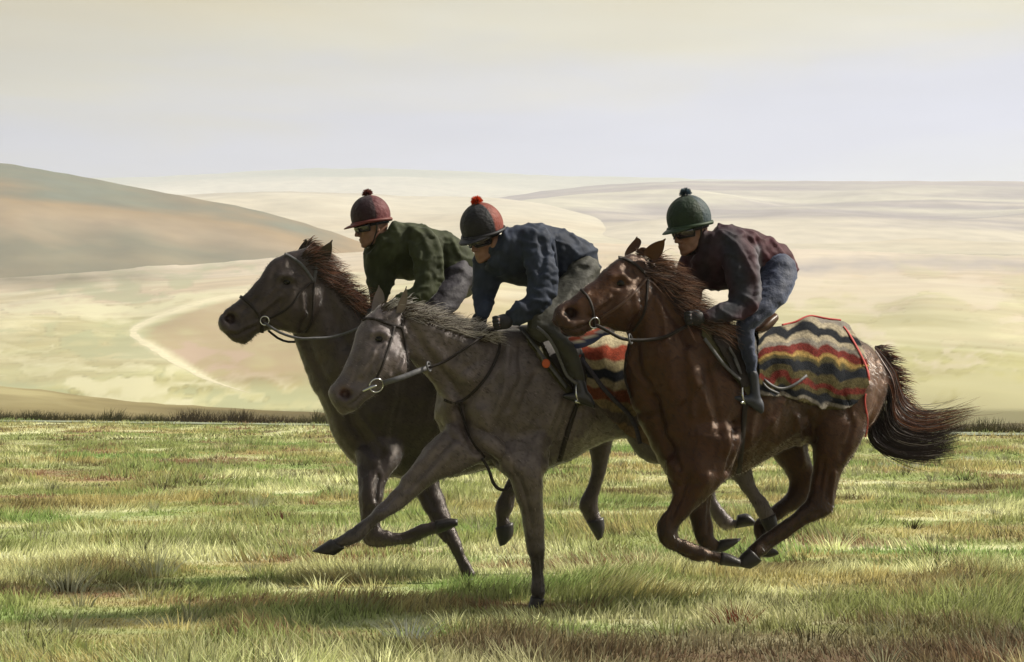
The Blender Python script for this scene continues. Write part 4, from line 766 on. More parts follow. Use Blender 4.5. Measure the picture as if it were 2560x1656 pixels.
    hoofs(root, [[(1798, 1412, 1804, 1380, 9.62, .042), (1822, 1416, 1826, 1386, 9.62, .048), (1848, 1418, 1850, 1398, 9.62, .046)], [(1786, 1384, 1800, 1350, 9.92, .04), (1812, 1378, 1822, 1347, 9.92, .048), (1830, 1366, 1852, 1346, 9.92, .044)],
                 [(1872, 1370, 1904, 1402, 9.96, .045), (1852, 1388, 1894, 1412, 9.96, .052), (1834, 1412, 1876, 1422, 9.96, .05)], [(1900, 1362, 1908, 1394, 10.4, .042), (1922, 1366, 1926, 1394, 10.4, .046), (1942, 1376, 1946, 1386, 10.4, .04)]])
    eye(sk, 1551, 709, .025, root)
    ear((1560, 642), (1598, 622), (1592, 592), 9.7, .03, K * 1.3, root, M_coat); ear((1605, 634), (1636, 656), (1664, 597), 9.56, -0.04, K * 1.3, root, M_coat)
    mane(sk, [(1625, 650), (1655, 675), (1685, 705), (1715, 740), (1745, 775), (1790, 800)], 40, 2200, (1.0, -0.02), .19, .0034, (0.022, 0.010, 0.008), (0.36, 0.19, 0.12), root, 23, (9.62, 9.75), jit=.26, droop=.25)
    mane(sk, [(1590, 625), (1610, 622), (1632, 640)], 14, 180, (1.0, -0.1), .10, .005, (0.06, 0.025, 0.012), (0.36, 0.15, 0.08), root, 24, (9.62, 9.62), name='forelock')
    # streaming tail
    G = [[(2188, 866), (2232, 915), (2258, 985), (2300, 1022), (2385, 1022), (2462, 1012)], [(2190, 876), (2236, 955), (2246, 1030), (2300, 1062), (2370, 1050), (2440, 1026)], [(2190, 890), (2222, 990), (2232, 1062), (2295, 1090), (2365, 1080), (2425, 1052)],
         [(2192, 920), (2198, 1030), (2226, 1096), (2290, 1115), (2350, 1108), (2405, 1090)], [(2190, 960), (2182, 1070), (2220, 1115), (2285, 1132), (2345, 1128), (2395, 1116)], [(2185, 1000), (2172, 1090), (2215, 1130), (2270, 1142), (2330, 1142), (2390, 1134)]]
    G = np.array([catmull(np.array(g, float), 4) for g in G]); r = np.random.default_rng(44); n = 1400; k = G.shape[1]; t = np.linspace(0, 1, k)
    u = r.random(n) ** 0.75 * (len(G) - 1); i = np.minimum(u.astype(int), len(G) - 2); f = (u - i)[:, None, None]
    px = G[i] * (1 - f) + G[i + 1] * f; stray = np.where(r.random(n) < .28, 20., 6.)[:, None, None]; px = px + r.normal(0, 1, (n, 1, 2)) * stray * (t ** 1)[None, :, None] + np.cumsum(r.normal(0, 1.1, (n, k, 2)), 1) * 0.8
    ln = 0.55 + 0.45 * r.random(n) ** .7; tt = t[None] * ln[:, None]; idx = tt * (k - 1); i0 = np.minimum(idx.astype(int), k - 2); ff_ = (idx - i0)[..., None]
    px = np.take_along_axis(px, i0[..., None], 1) * (1 - ff_) + np.take_along_axis(px, i0[..., None] + 1, 1) * ff_
    Dd = 10.5 + r.normal(0, .06, n)[:, None] * (0.3 + 1.2 * t[None]) ; C = np.stack([(px[..., 0] - 1280) / F * Dd, Dd, CAMH - (px[..., 1] - HZ) / F * Dd], -1)
    W = .0046 * (0.6 + .8 * r.random(n))[:, None] * (1 - t[None] ** 2 * .92); T = C[:, -1] - C[:, k // 2]; N = np.stack([-T[:, 2], r.normal(0, .2, n), T[:, 0]], -1); N[:, 2] += .05; N /= np.linalg.norm(N, axis=1)[:, None]
    V, q = ribbons(C, N, W)
    cb = np.where((u < 1.6)[:, None] & (r.random(n) < .55)[:, None], np.array([[.20, .085, .05]]), np.array([[.022, .014, .013]])); pale = r.random(n) < .09; cb[pale] = (.22, .19, .18); cb = cb * (.5 + r.random(n))[:, None]
    link('tail', mesh_np('tail', V, q, attrs={'coat': np.repeat(cb, 2 * k, 0)}), M_hair, root, kind='stuff')
    # short hairs flying from the root of the tail
    rt = np.array([P(x, y, 10.5) for x, y in np.stack([np.interp(r.random(240), [0, .3, .6, 1], [2188, 2215, 2236, 2245]), np.zeros(240)], 1)])
    yy = np.interp((rt[:, 0] / 10.5 * F + 1280), [2188, 2215, 2236, 2245], [866, 895, 940, 1010]); rt[:, 2] = CAMH - (yy - HZ) / F * 10.5
    hair('tail_wisps', rt, np.tile([1.0, 0, -0.05], (240, 1)), .13, .005, (.03, .018, .015), (.30, .10, .06), root, 50, droop=.2, jit=.3)
    br = thing('bridle', P(1560, 700, 9.5), 'dark brown bridle and reins on the bay horse', 'bridle', 'racing bridles')
    M3('browband', strap(sk, [(1546, 644), (1565, 650), (1588, 662), (1606, 678), (1619, 694)], .020, D=9.5), M_leather, br)
    M3('headpiece', strap(sk, [(1632, 660), (1626, 678), (1619, 696)], .020, D=9.5), M_brown_leather, br)
    M3('cheek_strap', strap(sk, [(1617, 695), (1602, 714), (1584, 734), (1545, 768), (1502, 794)], .014, D=9.5), M_brown_leather, br)
    M3('throat_strap', strap(sk, [(1617, 696), (1616, 740), (1609, 785), (1582, 826)], .014, D=9.5), M_leather, br)
    M3('noseband', strap(sk, [(1452, 724), (1470, 745), (1482, 775), (1486, 818)], .016, D=9.45), M_leather, br)
    p, n_ = sk.hit(1484, 806, .012); M3('bit_ring', ring_mesh(p, .030, .004, n_), M_steel, br)
    M3('rein', chain([P(1492, 814, 9.38), P(1520, 828, 9.38), P(1548, 844, 9.4), P(1575, 850, 9.45), P(1620, 850, 9.5), P(1665, 842, 9.52), P(1700, 824, 9.52), P(1740, 806, 9.6)], [.010] * 8), M_leather, br)
    M3('rein_stop', ring_mesh(P(1576, 848, 9.44), .026, .006, (1, -.4, .2)), M_grey_leather, br)
    ms = thing('martingale', P(1570, 900, 9.5), 'thin leather strap down the breast of the bay horse', 'martingale')
    M3('breast_strap', strap(sk, [(1574, 860), (1566, 900), (1564, 945), (1580, 995)], .012, D=9.6), M_leather, ms)
    return root, sk
Skin.gain = 1.6
HA, SA = build_A(); HB, SB = build_B(); HC, SCk = build_C()
Skin.gain = 1.0

# ------------------------------------------------------------------ tack and clothes
def inpoly(x, y, poly):
    c = np.zeros(len(x), bool); n = len(poly)
    for i in range(n):
        x1, y1 = poly[i]; x2, y2 = poly[(i + 1) % n]
        k = ((y1 > y) != (y2 > y)) & (x < (x2 - x1) * (y - y1) / ((y2 - y1) + 1e-9) + x1)
        c ^= k
    return c
class Patch:
    """cloth or leather cut to an outline and laid over a body"""
    def __init__(s, skin, poly, off, drange=None, it=3, top=0.0):
        inside = inpoly(skin.px, skin.py, poly)
        if drange: inside &= (skin.co[:, 1] > drange[0]) & (skin.co[:, 1] < drange[1])
        f = skin.q[inside[skin.q].all(1)]; u, inv = np.unique(f, return_inverse=True)
        s.q = inv.reshape(-1, 4); n = skin.n[u]
        s.co = skin.co[u] + n * off + np.array([0, 0, 1.0]) * (top * np.clip(n[:, 2], 0, 1))[:, None]
        s.px, s.py = skin.px[u], skin.py[u]
        s.co = smooth(s.co, s.q, it); s.n = normals(s.co, s.q); s._b = None
    bvh = Skin.bvh; hit = Skin.hit
    def solid(s, name, th, m, parent, attrs=None, **k):
        n = len(s.co); V = np.concatenate([s.co, s.co - s.n * th]); q2 = s.q[:, ::-1] + n
        e = np.concatenate([s.q[:, [0, 1]], s.q[:, [1, 2]], s.q[:, [2, 3]], s.q[:, [3, 0]]]); key = np.sort(e, 1); key = key[:, 0].astype(np.int64) * (n + 1) + key[:, 1]
        _, idx, cnt = np.unique(key, return_index=True, return_counts=True); b = e[idx[cnt == 1]]
        rim = np.stack([b[:, 1], b[:, 0], b[:, 0] + n, b[:, 1] + n], 1)
        at = {a: np.concatenate([v, v]) for a, v in (attrs or {}).items()}
        return link(name, mesh_np(name, V, np.concatenate([s.q, q2, rim]), attrs=at), m, parent, **k)
def mat_stripes(name, stops, wob=0.02):
    m = mat(name, (.5, .5, .5), rough=0.9, spec=0.1, bump=0.7, bscale=160); N = m.node_tree.nodes; L = m.node_tree.links; b = N['Principled BSDF']
    a = N.new('ShaderNodeAttribute'); a.attribute_name = 'drop'; t = N.new('ShaderNodeTexCoord'); n = N.new('ShaderNodeTexNoise'); n.inputs['Scale'].default_value = 14; n.inputs['Detail'].default_value = 5
    L.new(t.outputs['Object'], n.inputs['Vector']); ad = N.new('ShaderNodeMath'); ad.operation = 'MULTIPLY_ADD'; L.new(n.outputs[0], ad.inputs[0]); ad.inputs[1].default_value = wob * 2; sb = N.new('ShaderNodeMath'); sb.operation = 'SUBTRACT'
    L.new(a.outputs['Fac'], sb.inputs[0]); sb.inputs[1].default_value = wob; L.new(sb.outputs[0], ad.inputs[2]); r = N.new('ShaderNodeValToRGB'); L.new(ad.outputs[0], r.inputs[0])
    E = r.color_ramp.elements; pts = []
    for i, (p, c) in enumerate(stops):
        nx = stops[i + 1][0] if i + 1 < len(stops) else 1.0; g = 0.012; pts += [(p + g if i else 0.0, c), (nx - g, c)]
    while len(E) < len(pts): E.new(0.5)
    for e, (p, c) in zip(E, pts): e.position = min(max(p, 0), 1); e.color = (*c, 1)
    n2 = N.new('ShaderNodeTexNoise'); n2.inputs['Scale'].default_value = 60; L.new(t.outputs['Object'], n2.inputs['Vector']); mr = N.new('ShaderNodeMapRange'); L.new(n2.outputs[0], mr.inputs[0]); mr.inputs[1].default_value = .3; mr.inputs[2].default_value = .7; mr.inputs[3].default_value = .65; mr.inputs[4].default_value = 1.25
    v = N.new('ShaderNodeVectorMath'); v.operation = 'SCALE'; L.new(r.outputs[0], v.inputs[0]); L.new(mr.outputs[0], v.inputs['Scale']); L.new(v.outputs[0], b.inputs['Base Color']); return m
M_red = mat('red_braid', (0.42, 0.05, 0.04), rough=.7, noise=.2, nscale=80, bump=.3)
CR, BK, RD, OL, YE, GY = (.33, .285, .205), (.013, .015, .020), (.135, .023, .018), (.080, .066, .028), (.30, .20, .065), (.20, .18, .155)
M_rugC = mat_stripes('striped_wool', [(0, GY), (.07, CR), (.135, BK), (.225, CR), (.28, GY), (.33, RD), (.42, YE), (.46, OL), (.50, BK), (.60, OL), (.69, RD), (.76, OL), (.82, BK), (.90, GY), (.95, OL)])
M_rugB = mat_stripes('banded_wool', [(0, (.42, .36, .23)), (.14, (.26, .05, .025)), (.27, (.36, .30, .17)), (.36, BK), (.46, (.28, .23, .14)), (.54, (.15, .045, .02)), (.66, (.20, .15, .08)), (.75, (.09, .07, .06)), (.85, (.18, .12, .07))])
def rug_C():
    t = thing('horse_rug', P(2030, 900, 9.9), 'striped woollen rug in cream, black and red with red braid, over the bay horse', 'horse rug', 'exercise rugs')
    poly = [(1886, 1000), (1886, 770), (2100, 770), (2122, 832), (2150, 882), (2170, 930), (2172, 965), (2160, 992), (2140, 1012), (2118, 1027), (2080, 1031), (2020, 1016), (1975, 1002), (1935, 996)]
    p = Patch(SCk, poly, .020, it=4, top=.030)
    yt = np.interp(p.px, [1890, 1940, 2000, 2050, 2110, 2180], [828, 815, 804, 804, 822, 850]); yb = np.interp(p.px, [1890, 1980, 2020, 2080, 2180], [997, 1004, 1017, 1034, 1040])
    s = (p.py - yt) / (yb - yt)
    x = p.px / 410.0
    fold = np.sin(x * 42 + s * 5 + 1.2 * np.sin(s * 9)) * .0075 * (0.4 + s) + np.sin(x * 23 - s * 7 + 2) * .008
    bag = np.exp(-(((p.px - 1950) / 46) ** 2 + ((p.py - 915) / 36) ** 2)) * .035
    p.co = p.co + p.n * (fold + bag * np.clip(-p.n[:, 1], 0, 1))[:, None]; p.n = normals(p.co, p.q); p._b = None
    drop = s + .085 * (np.abs(np.sin(x * 20 + .9 + 1.3 * np.sin(s * 4) + 3 * (fbm(x * 3, s * 2, 12, 2) - .5))) - .6) * np.clip(1.15 - (p.px - 2040) / 80, .2, 1) * (.4 + 1.1 * fbm(x * 4, s * 2.5, 8, 2)) + .13 * (fbm(x * 8, s * 3, 4) - .5)
    p.solid('cloth', .006, M_rugC, t, {'drop': np.clip(drop, 0.001, .999)})
    rim = [(1893, 998), (1935, 998), (1975, 1004), (2020, 1018), (2080, 1032), (2118, 1027), (2140, 1012), (2160, 990), (2171, 962), (2169, 930), (2149, 884), (2122, 836), (2108, 818)]
    M3('braid_edge', strap(p, rim, .016, .003, .004, D=10.1), M_red, t)
    ridge = []
    for a_ in np.arange(1950, 2112, 9):
        k_ = np.where(np.abs(p.px - a_) < 7)[0]; k_ = k_[np.argmax(p.co[k_, 2])]; ridge.append(p.co[k_] + np.array([0, -.02, .004]))
    ridge = np.array(ridge)
    for _ in range(2): ridge[1:-1] = (ridge[:-2] + 2 * ridge[1:-1] + ridge[2:]) / 4
    M3('braid_edge', chain(ridge, [.006] * len(ridge)), M_red, t)
    M3('fillet_string', strap(SCk, [(2162, 985), (2160, 1010), (2166, 1050), (2163, 1092)], .008, .008, .004, D=10.3), M_red, t)
    M3('girth_strap', strap(p, [(1897, 930), (1915, 955), (1945, 972), (1980, 966), (2015, 940)], .016, .005, .004, D=9.9), M_grey_leather, t)
    M3('girth_strap', strap(p, [(1897, 940), (1915, 970), (1945, 984)], .012, .005, .004, D=9.9), M_grey_leather, t)
def rug_B():
    t = thing('horse_rug', P(1500, 900, 10.0), 'cream, rust and black banded rug on the grey-brown horse, seen behind its rider\'s leg', 'horse rug', 'exercise rugs')
    poly = [(1425, 1000), (1432, 790), (1700, 790), (1700, 1140), (1640, 1128), (1590, 1098), (1545, 1070), (1500, 1030), (1466, 990)]
    p = Patch(SB, poly, .020, it=4, top=.01)
    s = (p.py - np.interp(p.px, [1430, 1640], [842, 832])) / np.interp(p.px, [1430, 1640], [220, 285]); x = p.px / 410.
    p.co = p.co + p.n * (np.sin(x * 60 + s * 10) * .004 + np.sin(x * 33) * .005)[:, None]; p.n = normals(p.co, p.q)
    drop = s + .012 * np.sin(x * 50)
    p.solid('cloth', .006, M_rugB, t, {'drop': np.clip(drop, .001, .999)})
    M3('corded_edge', strap(p, [(1452, 898), (1480, 935), (1510, 975), (1545, 1010), (1575, 1040), (1592, 1075), (1600, 1110)], .026, .010, .003, D=9.95), mat('purple_grey_cord', (.06, .055, .075), rough=.8, noise=.5, nscale=90, bump=.6), t)
    V, q, tt = chain([P(1428, 858, 9.83), P(1452, 853, 9.80), P(1480, 843, 9.82), P(1503, 830, 9.88), P(1530, 828, 9.95)], [.034, .040, .036, .028, .02], n=16)
    px, py = proj(V); ly = np.interp(px, [1428, 1452, 1480, 1503, 1530], [858, 853, 843, 830, 828]); e = (py - ly) / 16
    col = np.where((e < -.35)[:, None], np.array([[.55, .12, .06]]), np.where((e < .15)[:, None], np.array([[.75, .70, .62]]), np.array([[.06, .08, .22]])))
    link('rolled_edge', mesh_np('rolled_edge', V, q, tt, attrs={'coat': col}), mat('rolled_wool', attr='coat', rough=.85, bump=.5, bscale=150), t)
rug_C(); rug_B()
def saddle(label, sk, cant, flap, pad, lines, D, padm):
    t = thing('saddle', P(*pad[0], D), label, 'saddle', 'exercise saddles')
    Patch(sk, pad, .012, it=2).solid('saddle_pad', .006, padm, t)
    Patch(sk, flap, .024, it=2).solid('flap', .008, M_leather, t)
    V, q, tt = loft(cant, sub=4, n=20); M3('seat', (V, q, tt), M_brown_leather, t)
    for ln, w in lines: M3('leather_strap', strap(sk, ln, w, .005, .034, D=D), M_grey_leather, t)
    return t
sC = saddle('brown leather saddle with its raised back edge showing behind the rider in plum', SCk, [(1775, 835, 1770, 812, 10.0, .05), (1800, 838, 1800, 806, 10.0, .11), (1840, 838, 1842, 815, 10.0, .13), (1885, 838, 1880, 816, 10.0, .15), (1908, 834, 1898, 804, 10.0, .15), (1928, 820, 1915, 790, 10.0, .12), (1942, 804, 1930, 784, 10.0, .08)],
       [(1770, 800), (1880, 800), (1893, 900), (1878, 965), (1850, 975), (1810, 910), (1775, 850)], [(1750, 795), (1900, 795), (1905, 985), (1870, 1000), (1838, 956), (1785, 890), (1748, 840)],
       [([(1756, 850), (1785, 890), (1812, 925), (1842, 953)], .020), ([(1812, 872), (1830, 900), (1842, 940)], .016), ([(1826, 900), (1842, 940)], .010)], 9.9, M_pad)
sB = saddle('saddle with olive pad and an orange badge on the grey-brown horse', SB, [(1300, 838, 1298, 815, 10.1, .05), (1340, 845, 1340, 812, 10.1, .12), (1400, 846, 1402, 820, 10.12, .14), (1440, 848, 1436, 815, 10.15, .14), (1470, 845, 1462, 805, 10.18, .1)],
       [(1320, 810), (1435, 810), (1462, 900), (1466, 975), (1430, 985), (1370, 905)], [(1294, 805), (1450, 805), (1478, 905), (1478, 1010), (1440, 1020), (1405, 980), (1357, 918), (1318, 865)],
       [([(1300, 832), (1330, 872), (1372, 925), (1412, 972)], .022)], 9.9, M_pad)
p, n = SB.hit(1357, 912, .040); V, q, tt = ball(p, [.024, .006, .026]); M3('badge', (V, q, tt), mat('orange_badge', (.42, .08, .02), rough=.6), sB)
sA = saddle('saddle on the nearly black horse, almost hidden behind the middle pair', SA, [(1020, 808, 1020, 785, 11.5, .06), (1060, 810, 1060, 782, 11.5, .12), (1110, 814, 1110, 800, 11.5, .12)],
       [(1040, 780), (1150, 780), (1160, 900), (1120, 930), (1060, 850)], [(1020, 780), (1170, 780), (1180, 930), (1110, 960), (1050, 880)], [], 11.3, M_pad)

# ------------------------------------------------------------------ riders
JC = {}
def cloth(name, a, b, **k):
    """wool or nylon whose colour shifts between two dyes"""
    JC[name] = a; m = mat(name, a, attr='coat', rough=k.get('rough', .75), spec=k.get('spec', .25), bump=k.get('bump', .22), bscale=k.get('bs', 60), sheen=.22, sheent=(.85, .9, 1), noise=.35, nscale=14, stretch=(1, 1, .5)); m.node_tree.nodes['Principled BSDF'].inputs['Sheen Roughness'].default_value = .2; return m
HEADS = []
def frame(yaw, pitch):
    y, p = math.radians(yaw), math.radians(pitch)
    f = np.array([-math.cos(y) * math.cos(p), -math.sin(y) * math.cos(p), -math.sin(p)]); l = np.array([math.sin(y), -math.cos(y), 0.]); u = np.cross(f, l); return f, l, u
def hand(c, f, u, s=1.0):
    """closed hand: palm, four fingers bent round the rein, thumb on top"""
    c = np.array(c, float); f = np.array(f, float); f /= np.linalg.norm(f); l = np.cross(f, u); l /= np.linalg.norm(l); u = np.cross(l, f)
    Rm = np.stack([f, l, u], 1); L = [ball(c, [.046 * s, .026 * s, .040 * s], Rm)]
    for i in range(4):
        k = (i - 1.5) * .020; ln = [0.92, 1.0, .97, .82][i]
        a = c + f * .030 + u * (-k) + l * .006
        L.append(chain([a - f * .03, a, a + (f * .026 + l * .006) * ln, a + (f * .034 - l * .020) * ln, a + (f * .010 - l * .032) * ln], [.010, .0098, .0092, .0086, .0074], n=10))
    a = c + u * .034 - f * .008
    L.append(chain([c + u * .01, a, a + f * .028 - l * .004, a + f * .048 - l * .012 - u * .006], [.015, .013, .0105, .008], n=10))
    return L
def rider(label, hc, hD, yaw, pitch, torso, arms, neckp, thigh, shank, bootS, footS, hands, cols, M, folds, far=.62, hs=1.0):
    t = thing('person', P(hc[0], hc[1] + 430, hD), label, 'person', 'riders crouched over the galloping horses')
    f, l, u = frame(yaw, pitch); O = P(hc[0], hc[1], hD); c = O - u * .085
    W = lambda x, y, z: c + f * x + l * y + u * z
    R = np.stack([f, l, u], 1)
    E = lambda x, y, z, r: ball(W(x, y, z), r, R)
    nk = [P(*neckp[0], hD), P(*neckp[1], hD + .02)]
    hd = [E(-.012, 0, .03, [.100, .078, .105]), E(.03, 0, -.03, [.066, .064, .085]), E(.050, 0, -.072, [.050, .046, .042]), E(.078, 0, -.108, [.022, .026, .018]),
          chain([W(.086, 0, .022), W(.104, 0, -.006), W(.121, 0, -.036)], [.008, .011, .0145], n=10), E(.106, .013, -.040, [.011, .009, .008]), E(.106, -.013, -.040, [.011, .009, .008]),
          E(.062, .042, -.018, [.030, .024, .020]), E(.062, -.042, -.018, [.030, .024, .020]), E(.082, 0, .030, [.024, .052, .013]),
          E(.094, 0, -.066, [.013, .024, .0065]), E(.092, 0, -.082, [.012, .020, .007]), chain([W(.00, .062, -.03), W(.04, .052, -.085), W(.078, .012, -.106)], [.016, .016, .016]), chain([W(.00, -.062, -.03), W(.04, -.052, -.085), W(.078, -.012, -.106)], [.016, .016, .016]),
          chain([W(-.03, 0, -.04), (W(-.04, 0, -.10) + nk[0]) / 2, nk[0], nk[1]], [.062, .060, .062, .075], n=16)]
    for s in (1, -1): hd.append(E(-.012, s * .078, -.010, [.019, .008, .030])); hd.append(E(-.012, s * .084, -.026, [.010, .006, .012]))
    hk = Skin(hd, .0062, 3)
    bd = [loft([(a * .93 + c_ * .07, b * .93 + d * .07, c_ * .93 + a * .07, d * .93 + b * .07, D, h * .74) for a, b, c_, d, D, h in torso])]
    for A in arms: bd.append(loft([((a * .82 + c_ * .18), (b * .82 + d * .18), (c_ * .82 + a * .18), (d * .82 + b * .18), D, h * .62) for a, b, c_, d, D, h in A]))
    legs = [(thigh, 0), (thigh, far), (shank, 0), (shank, far), (bootS, 0), (bootS, far), (footS, 0), (footS, far)]
    for S, dd in legs: bd.append(loft([((a * .84 + c_ * .16), (b * .84 + d * .16), (c_ * .84 + a * .16), (d * .84 + b * .16), D + dd, h * .68) for a, b, c_, d, D, h in S]))
    HP = [hand(P(*h[0], h[1]), h[2], u=np.array([0, .15, 1.]), s=hs) for h in hands]; HI = [hand(P(*h[0], h[1]), h[2], u=np.array([0, .15, 1.]), s=hs * .7) for h in hands]
    bk = Skin(bd + [x for h in HI for x in h], .013, 3)
    V = np.concatenate([hk.co, bk.co]); Q = np.concatenate([hk.q, bk.q + len(hk.co)])
    link('body', mesh_np('body', V, Q), M_skin, t)
    # jacket
    jk = Skin([loft(torso, n=24, ex=2.2)] + [loft(A, n=18) for A in arms] + [chain([nk[0] + (nk[1] - nk[0]) * .1, nk[1]], [.078, .10], n=18)], .0105, 5)
    px, py = jk.px, jk.py
    n1 = fbm(px / 34 + py / 90, py / 26 - px / 60, 5, 3) - .5; n2 = fbm(px / 13, py / 19 + px / 40, 9, 2) - .5; n3 = vnoise3(jk.co, 9) - .5
    jk.co = jk.co + jk.n * ((n1 * .032 + n2 * .003) * np.clip(-jk.n[:, 1] + .3, 0, 1) + n3 * .006)[:, None]; jk.upd()
    rd = 1 - np.abs(2 * fbm(px / 52 + py / 60, py / 34 - px / 60, 71, 2) - 1); rd = np.clip((rd - .80) * 5, 0, 1) ** 1.5; jk.co = jk.co + jk.n * (rd * .011 - .003)[:, None]; jk.upd()
    for pts, r, a in folds: jk.stroke(pts, r * .9, a * 1.5)
    jk.co = smooth(jk.co, jk.q, 1); jk.upd(); jk.col = np.tile(np.array(M['jc']), (len(jk.co), 1))
    for pts, rr_, cc_, kk_ in M.get('jp', []): jk.paint(pts, rr_, cc_, kk_)
    sheen_blotch = np.clip((fbm(px / 18 + py / 30, py / 40 - px / 22, 33, 4) - .56) * 4, 0, .3)[:, None]; jk.col = jk.col * (1 - sheen_blotch) + (jk.col * 1.6 + .012) * sheen_blotch  # paler greyish blotches: sheen highlights of the cloth put into its colour
    link('jacket', jk.mesh('jacket'), M['jacket'], t)
    # trousers (both legs and seat), boots
    tp = [loft(thigh, n=18), loft(shift(thigh, far), n=18), loft(shank, n=16), loft(shift(shank, far), n=16), loft([(torso[-2][0], torso[-2][1] + 8, torso[-2][2], torso[-2][3], torso[-2][4], torso[-2][5] * .98), (torso[-1][0] - 1, torso[-1][1] + 10, torso[-1][2], torso[-1][3] + 10, torso[-1][4], torso[-1][5] * 1.02)])]
    # pelvis bridging the two thighs
    a0 = thigh[0]; cA = (P(a0[0], a0[1], a0[4]) + P(a0[2], a0[3], a0[4])) / 2; cB = cA + np.array([0, far, 0]); tp.append(chain([cA, (cA + cB) / 2 + np.array([0, 0, .02]), cB], [.115, .13, .115], n=18))
    tk = Skin(tp, .011, 6); n1 = fbm(tk.px / 22 + tk.py / 40, tk.py / 16, 15, 3) - .5; tk.co = tk.co + tk.n * (n1 * .020)[:, None]; tk.upd()
    link('trousers', tk.mesh('trousers'), M['trousers'], t)
    for dd in (0, far):
        bo = Skin([loft(shift(bootS, dd), n=16), loft(shift(footS, dd), n=16)], .008, 4); link('boot', bo.mesh('boot'), M['boot'], t)
    for h, hp in zip(hands, HP):
        g = Skin(hp, .0046, 2); g.co = g.co + g.n * .002; link('glove', g.mesh('glove'), M_glove, t)
    # silk cap over the skull cap
    def dome(a, b, z0, zt, n=56, m=20, ex=1.0, wr=.0):
        th = np.linspace(0, 2 * np.pi, n, endpoint=False); Rr = []
        for k in range(m):
            ph = (k / (m - 1)); ang = -0.42 + ph * (np.pi / 2 - 0.06 + 0.42); rad = math.cos(ang) if ang > 0 else math.cos(ang * .7)
            z = math.sin(ang) * (zt if ang > 0 else .115)
            w = 1 + wr * np.sin(th * 9 + ph * 3) * ph ** 2 + wr * .8 * (vnoise(th * 3, np.full(n, ph * 5.0), 3) - .5)
            Rr.append(np.stack([a * rad * np.cos(th) * w, b * rad * np.sin(th) * w, np.full(n, z)], -1))
        return np.array(Rr)
    RR = dome(.134, .122, 0, .132, wr=.022); loc = RR.reshape(-1, 3)
    V, q, tt = rings_mesh(O + RR @ R.T); locf = np.concatenate([loc, [RR[0].mean(0), RR[-1].mean(0)]])
    seam = locf[:, 0] * math.cos(math.radians(cols[3])) + locf[:, 1] * math.sin(math.radians(cols[3])) > cols[4]
    cc = np.where(seam[:, None], np.array([cols[0]]), np.array([cols[1]]))
    cap = link('cap', mesh_np('cap', V, q, tt, attrs={'coat': cc}), M_silk, t)
    # peak
    a = np.linspace(-1.15, 1.15, 22); top = []
    for k in range(6):
        e = k / 5; ext = .128 + (.066 * np.cos(a) ** 1.2) * e; wv = .118 + .006 * e
        top.append(np.stack([np.cos(a) * ext, np.sin(a) * wv, -.044 - .020 * e * np.cos(a) + .004 * np.sin(e * 3)], -1))
    top = np.array(top); bot = top - np.array([0, 0, .006]); lp = np.concatenate([top, bot[::-1]], 0)
    RP = np.transpose(lp, (1, 0, 2)); V, q, tt = rings_mesh(O + RP @ R.T); link('peak', mesh_np('peak', V, q, tt), mat('peak_cloth', cols[2], rough=.5), cap)
    th = np.linspace(0, 2 * np.pi, 33)[:-1]; band = [O + f * (.133 * math.cos(x)) + l * (.121 * math.sin(x)) + u * (-.047) for x in th]
    RB = []
    for i, x in enumerate(th):
        d = f * math.cos(x) + l * math.sin(x); RB.append([band[i] + d * .006 + u * .011, band[i] + d * .011, band[i] + d * .006 - u * .011, band[i] - d * .006])
    RB = np.array(RB + [RB[0]]); V, q, tt = rings_mesh(RB); link('cap_band', mesh_np('cap_band', V, q, tt), mat('band_cloth', cols[2], rough=.6), cap)
    # bobble
    r = np.random.default_rng(3); n = 420; d = r.normal(0, 1, (n, 3)); d[:, 2] = np.abs(d[:, 2]) * .9 - .25; d /= np.linalg.norm(d, axis=1)[:, None]; b0 = np.array([-.004, 0, .140]); ts = np.linspace(0, 1, 3)
    Cc = (b0 + d * .008)[:, None] + d[:, None] * (.020 + .012 * r.random(n))[:, None, None] * ts[None, :, None]; Nn = np.cross(d, r.normal(0, 1, (n, 3))); Nn /= np.linalg.norm(Nn, axis=1)[:, None]
    V, q = ribbons(O + Cc @ R.T, Nn @ R.T, .0075 * (1 - ts * .6)[None] * np.ones((n, 1))); bc = np.array(cols[5])[None] * (.55 + .8 * r.random(n))[:, None]
    link('bobble', mesh_np('bobble', V, q, attrs={'coat': np.repeat(bc, 6, 0)}), M_hair, cap, kind='stuff')
    # goggles with strap
    g = thing_part('goggles', t); a = np.linspace(-1.25, 1.25, 30); rows = []
    for k, z in enumerate(np.linspace(-.018, .046, 8)):
        bul = .010 * math.sin(k / 7 * np.pi); nn = .020 * np.exp(-(a / .16) ** 2) * (1 if z < .010 else 0) * (1 - max(0, z + .018) / .03 if z < .012 else 0)
        rows.append(np.stack([np.cos(a) * (.110 + bul) - nn * .1, np.sin(a) * (.079 + bul), np.full(30, z) + nn], -1))
    rows = np.array(rows); rows[..., 0] += .006
    V = (c + rows @ R.T).reshape(-1, 3); i = (np.arange(7) * 30)[:, None] + np.arange(29)[None]; q = np.stack([i, i + 1, i + 31, i + 30], -1).reshape(-1, 4)
    link('lens', mesh_np('lens', V, q), M_goggle_l, g)
    loop = [rows[0, j] for j in range(30)] + [rows[k, 29] for k in range(1, 8)] + [rows[7, j] for j in range(28, -1, -1)] + [rows[k, 0] for k in range(6, -1, -1)]
    V, q, tt = chain([c + R @ x for x in loop], [.0055] * len(loop), n=8, sub=1); link('frame', mesh_np('frame', V, q, tt), M_goggle_f, g)
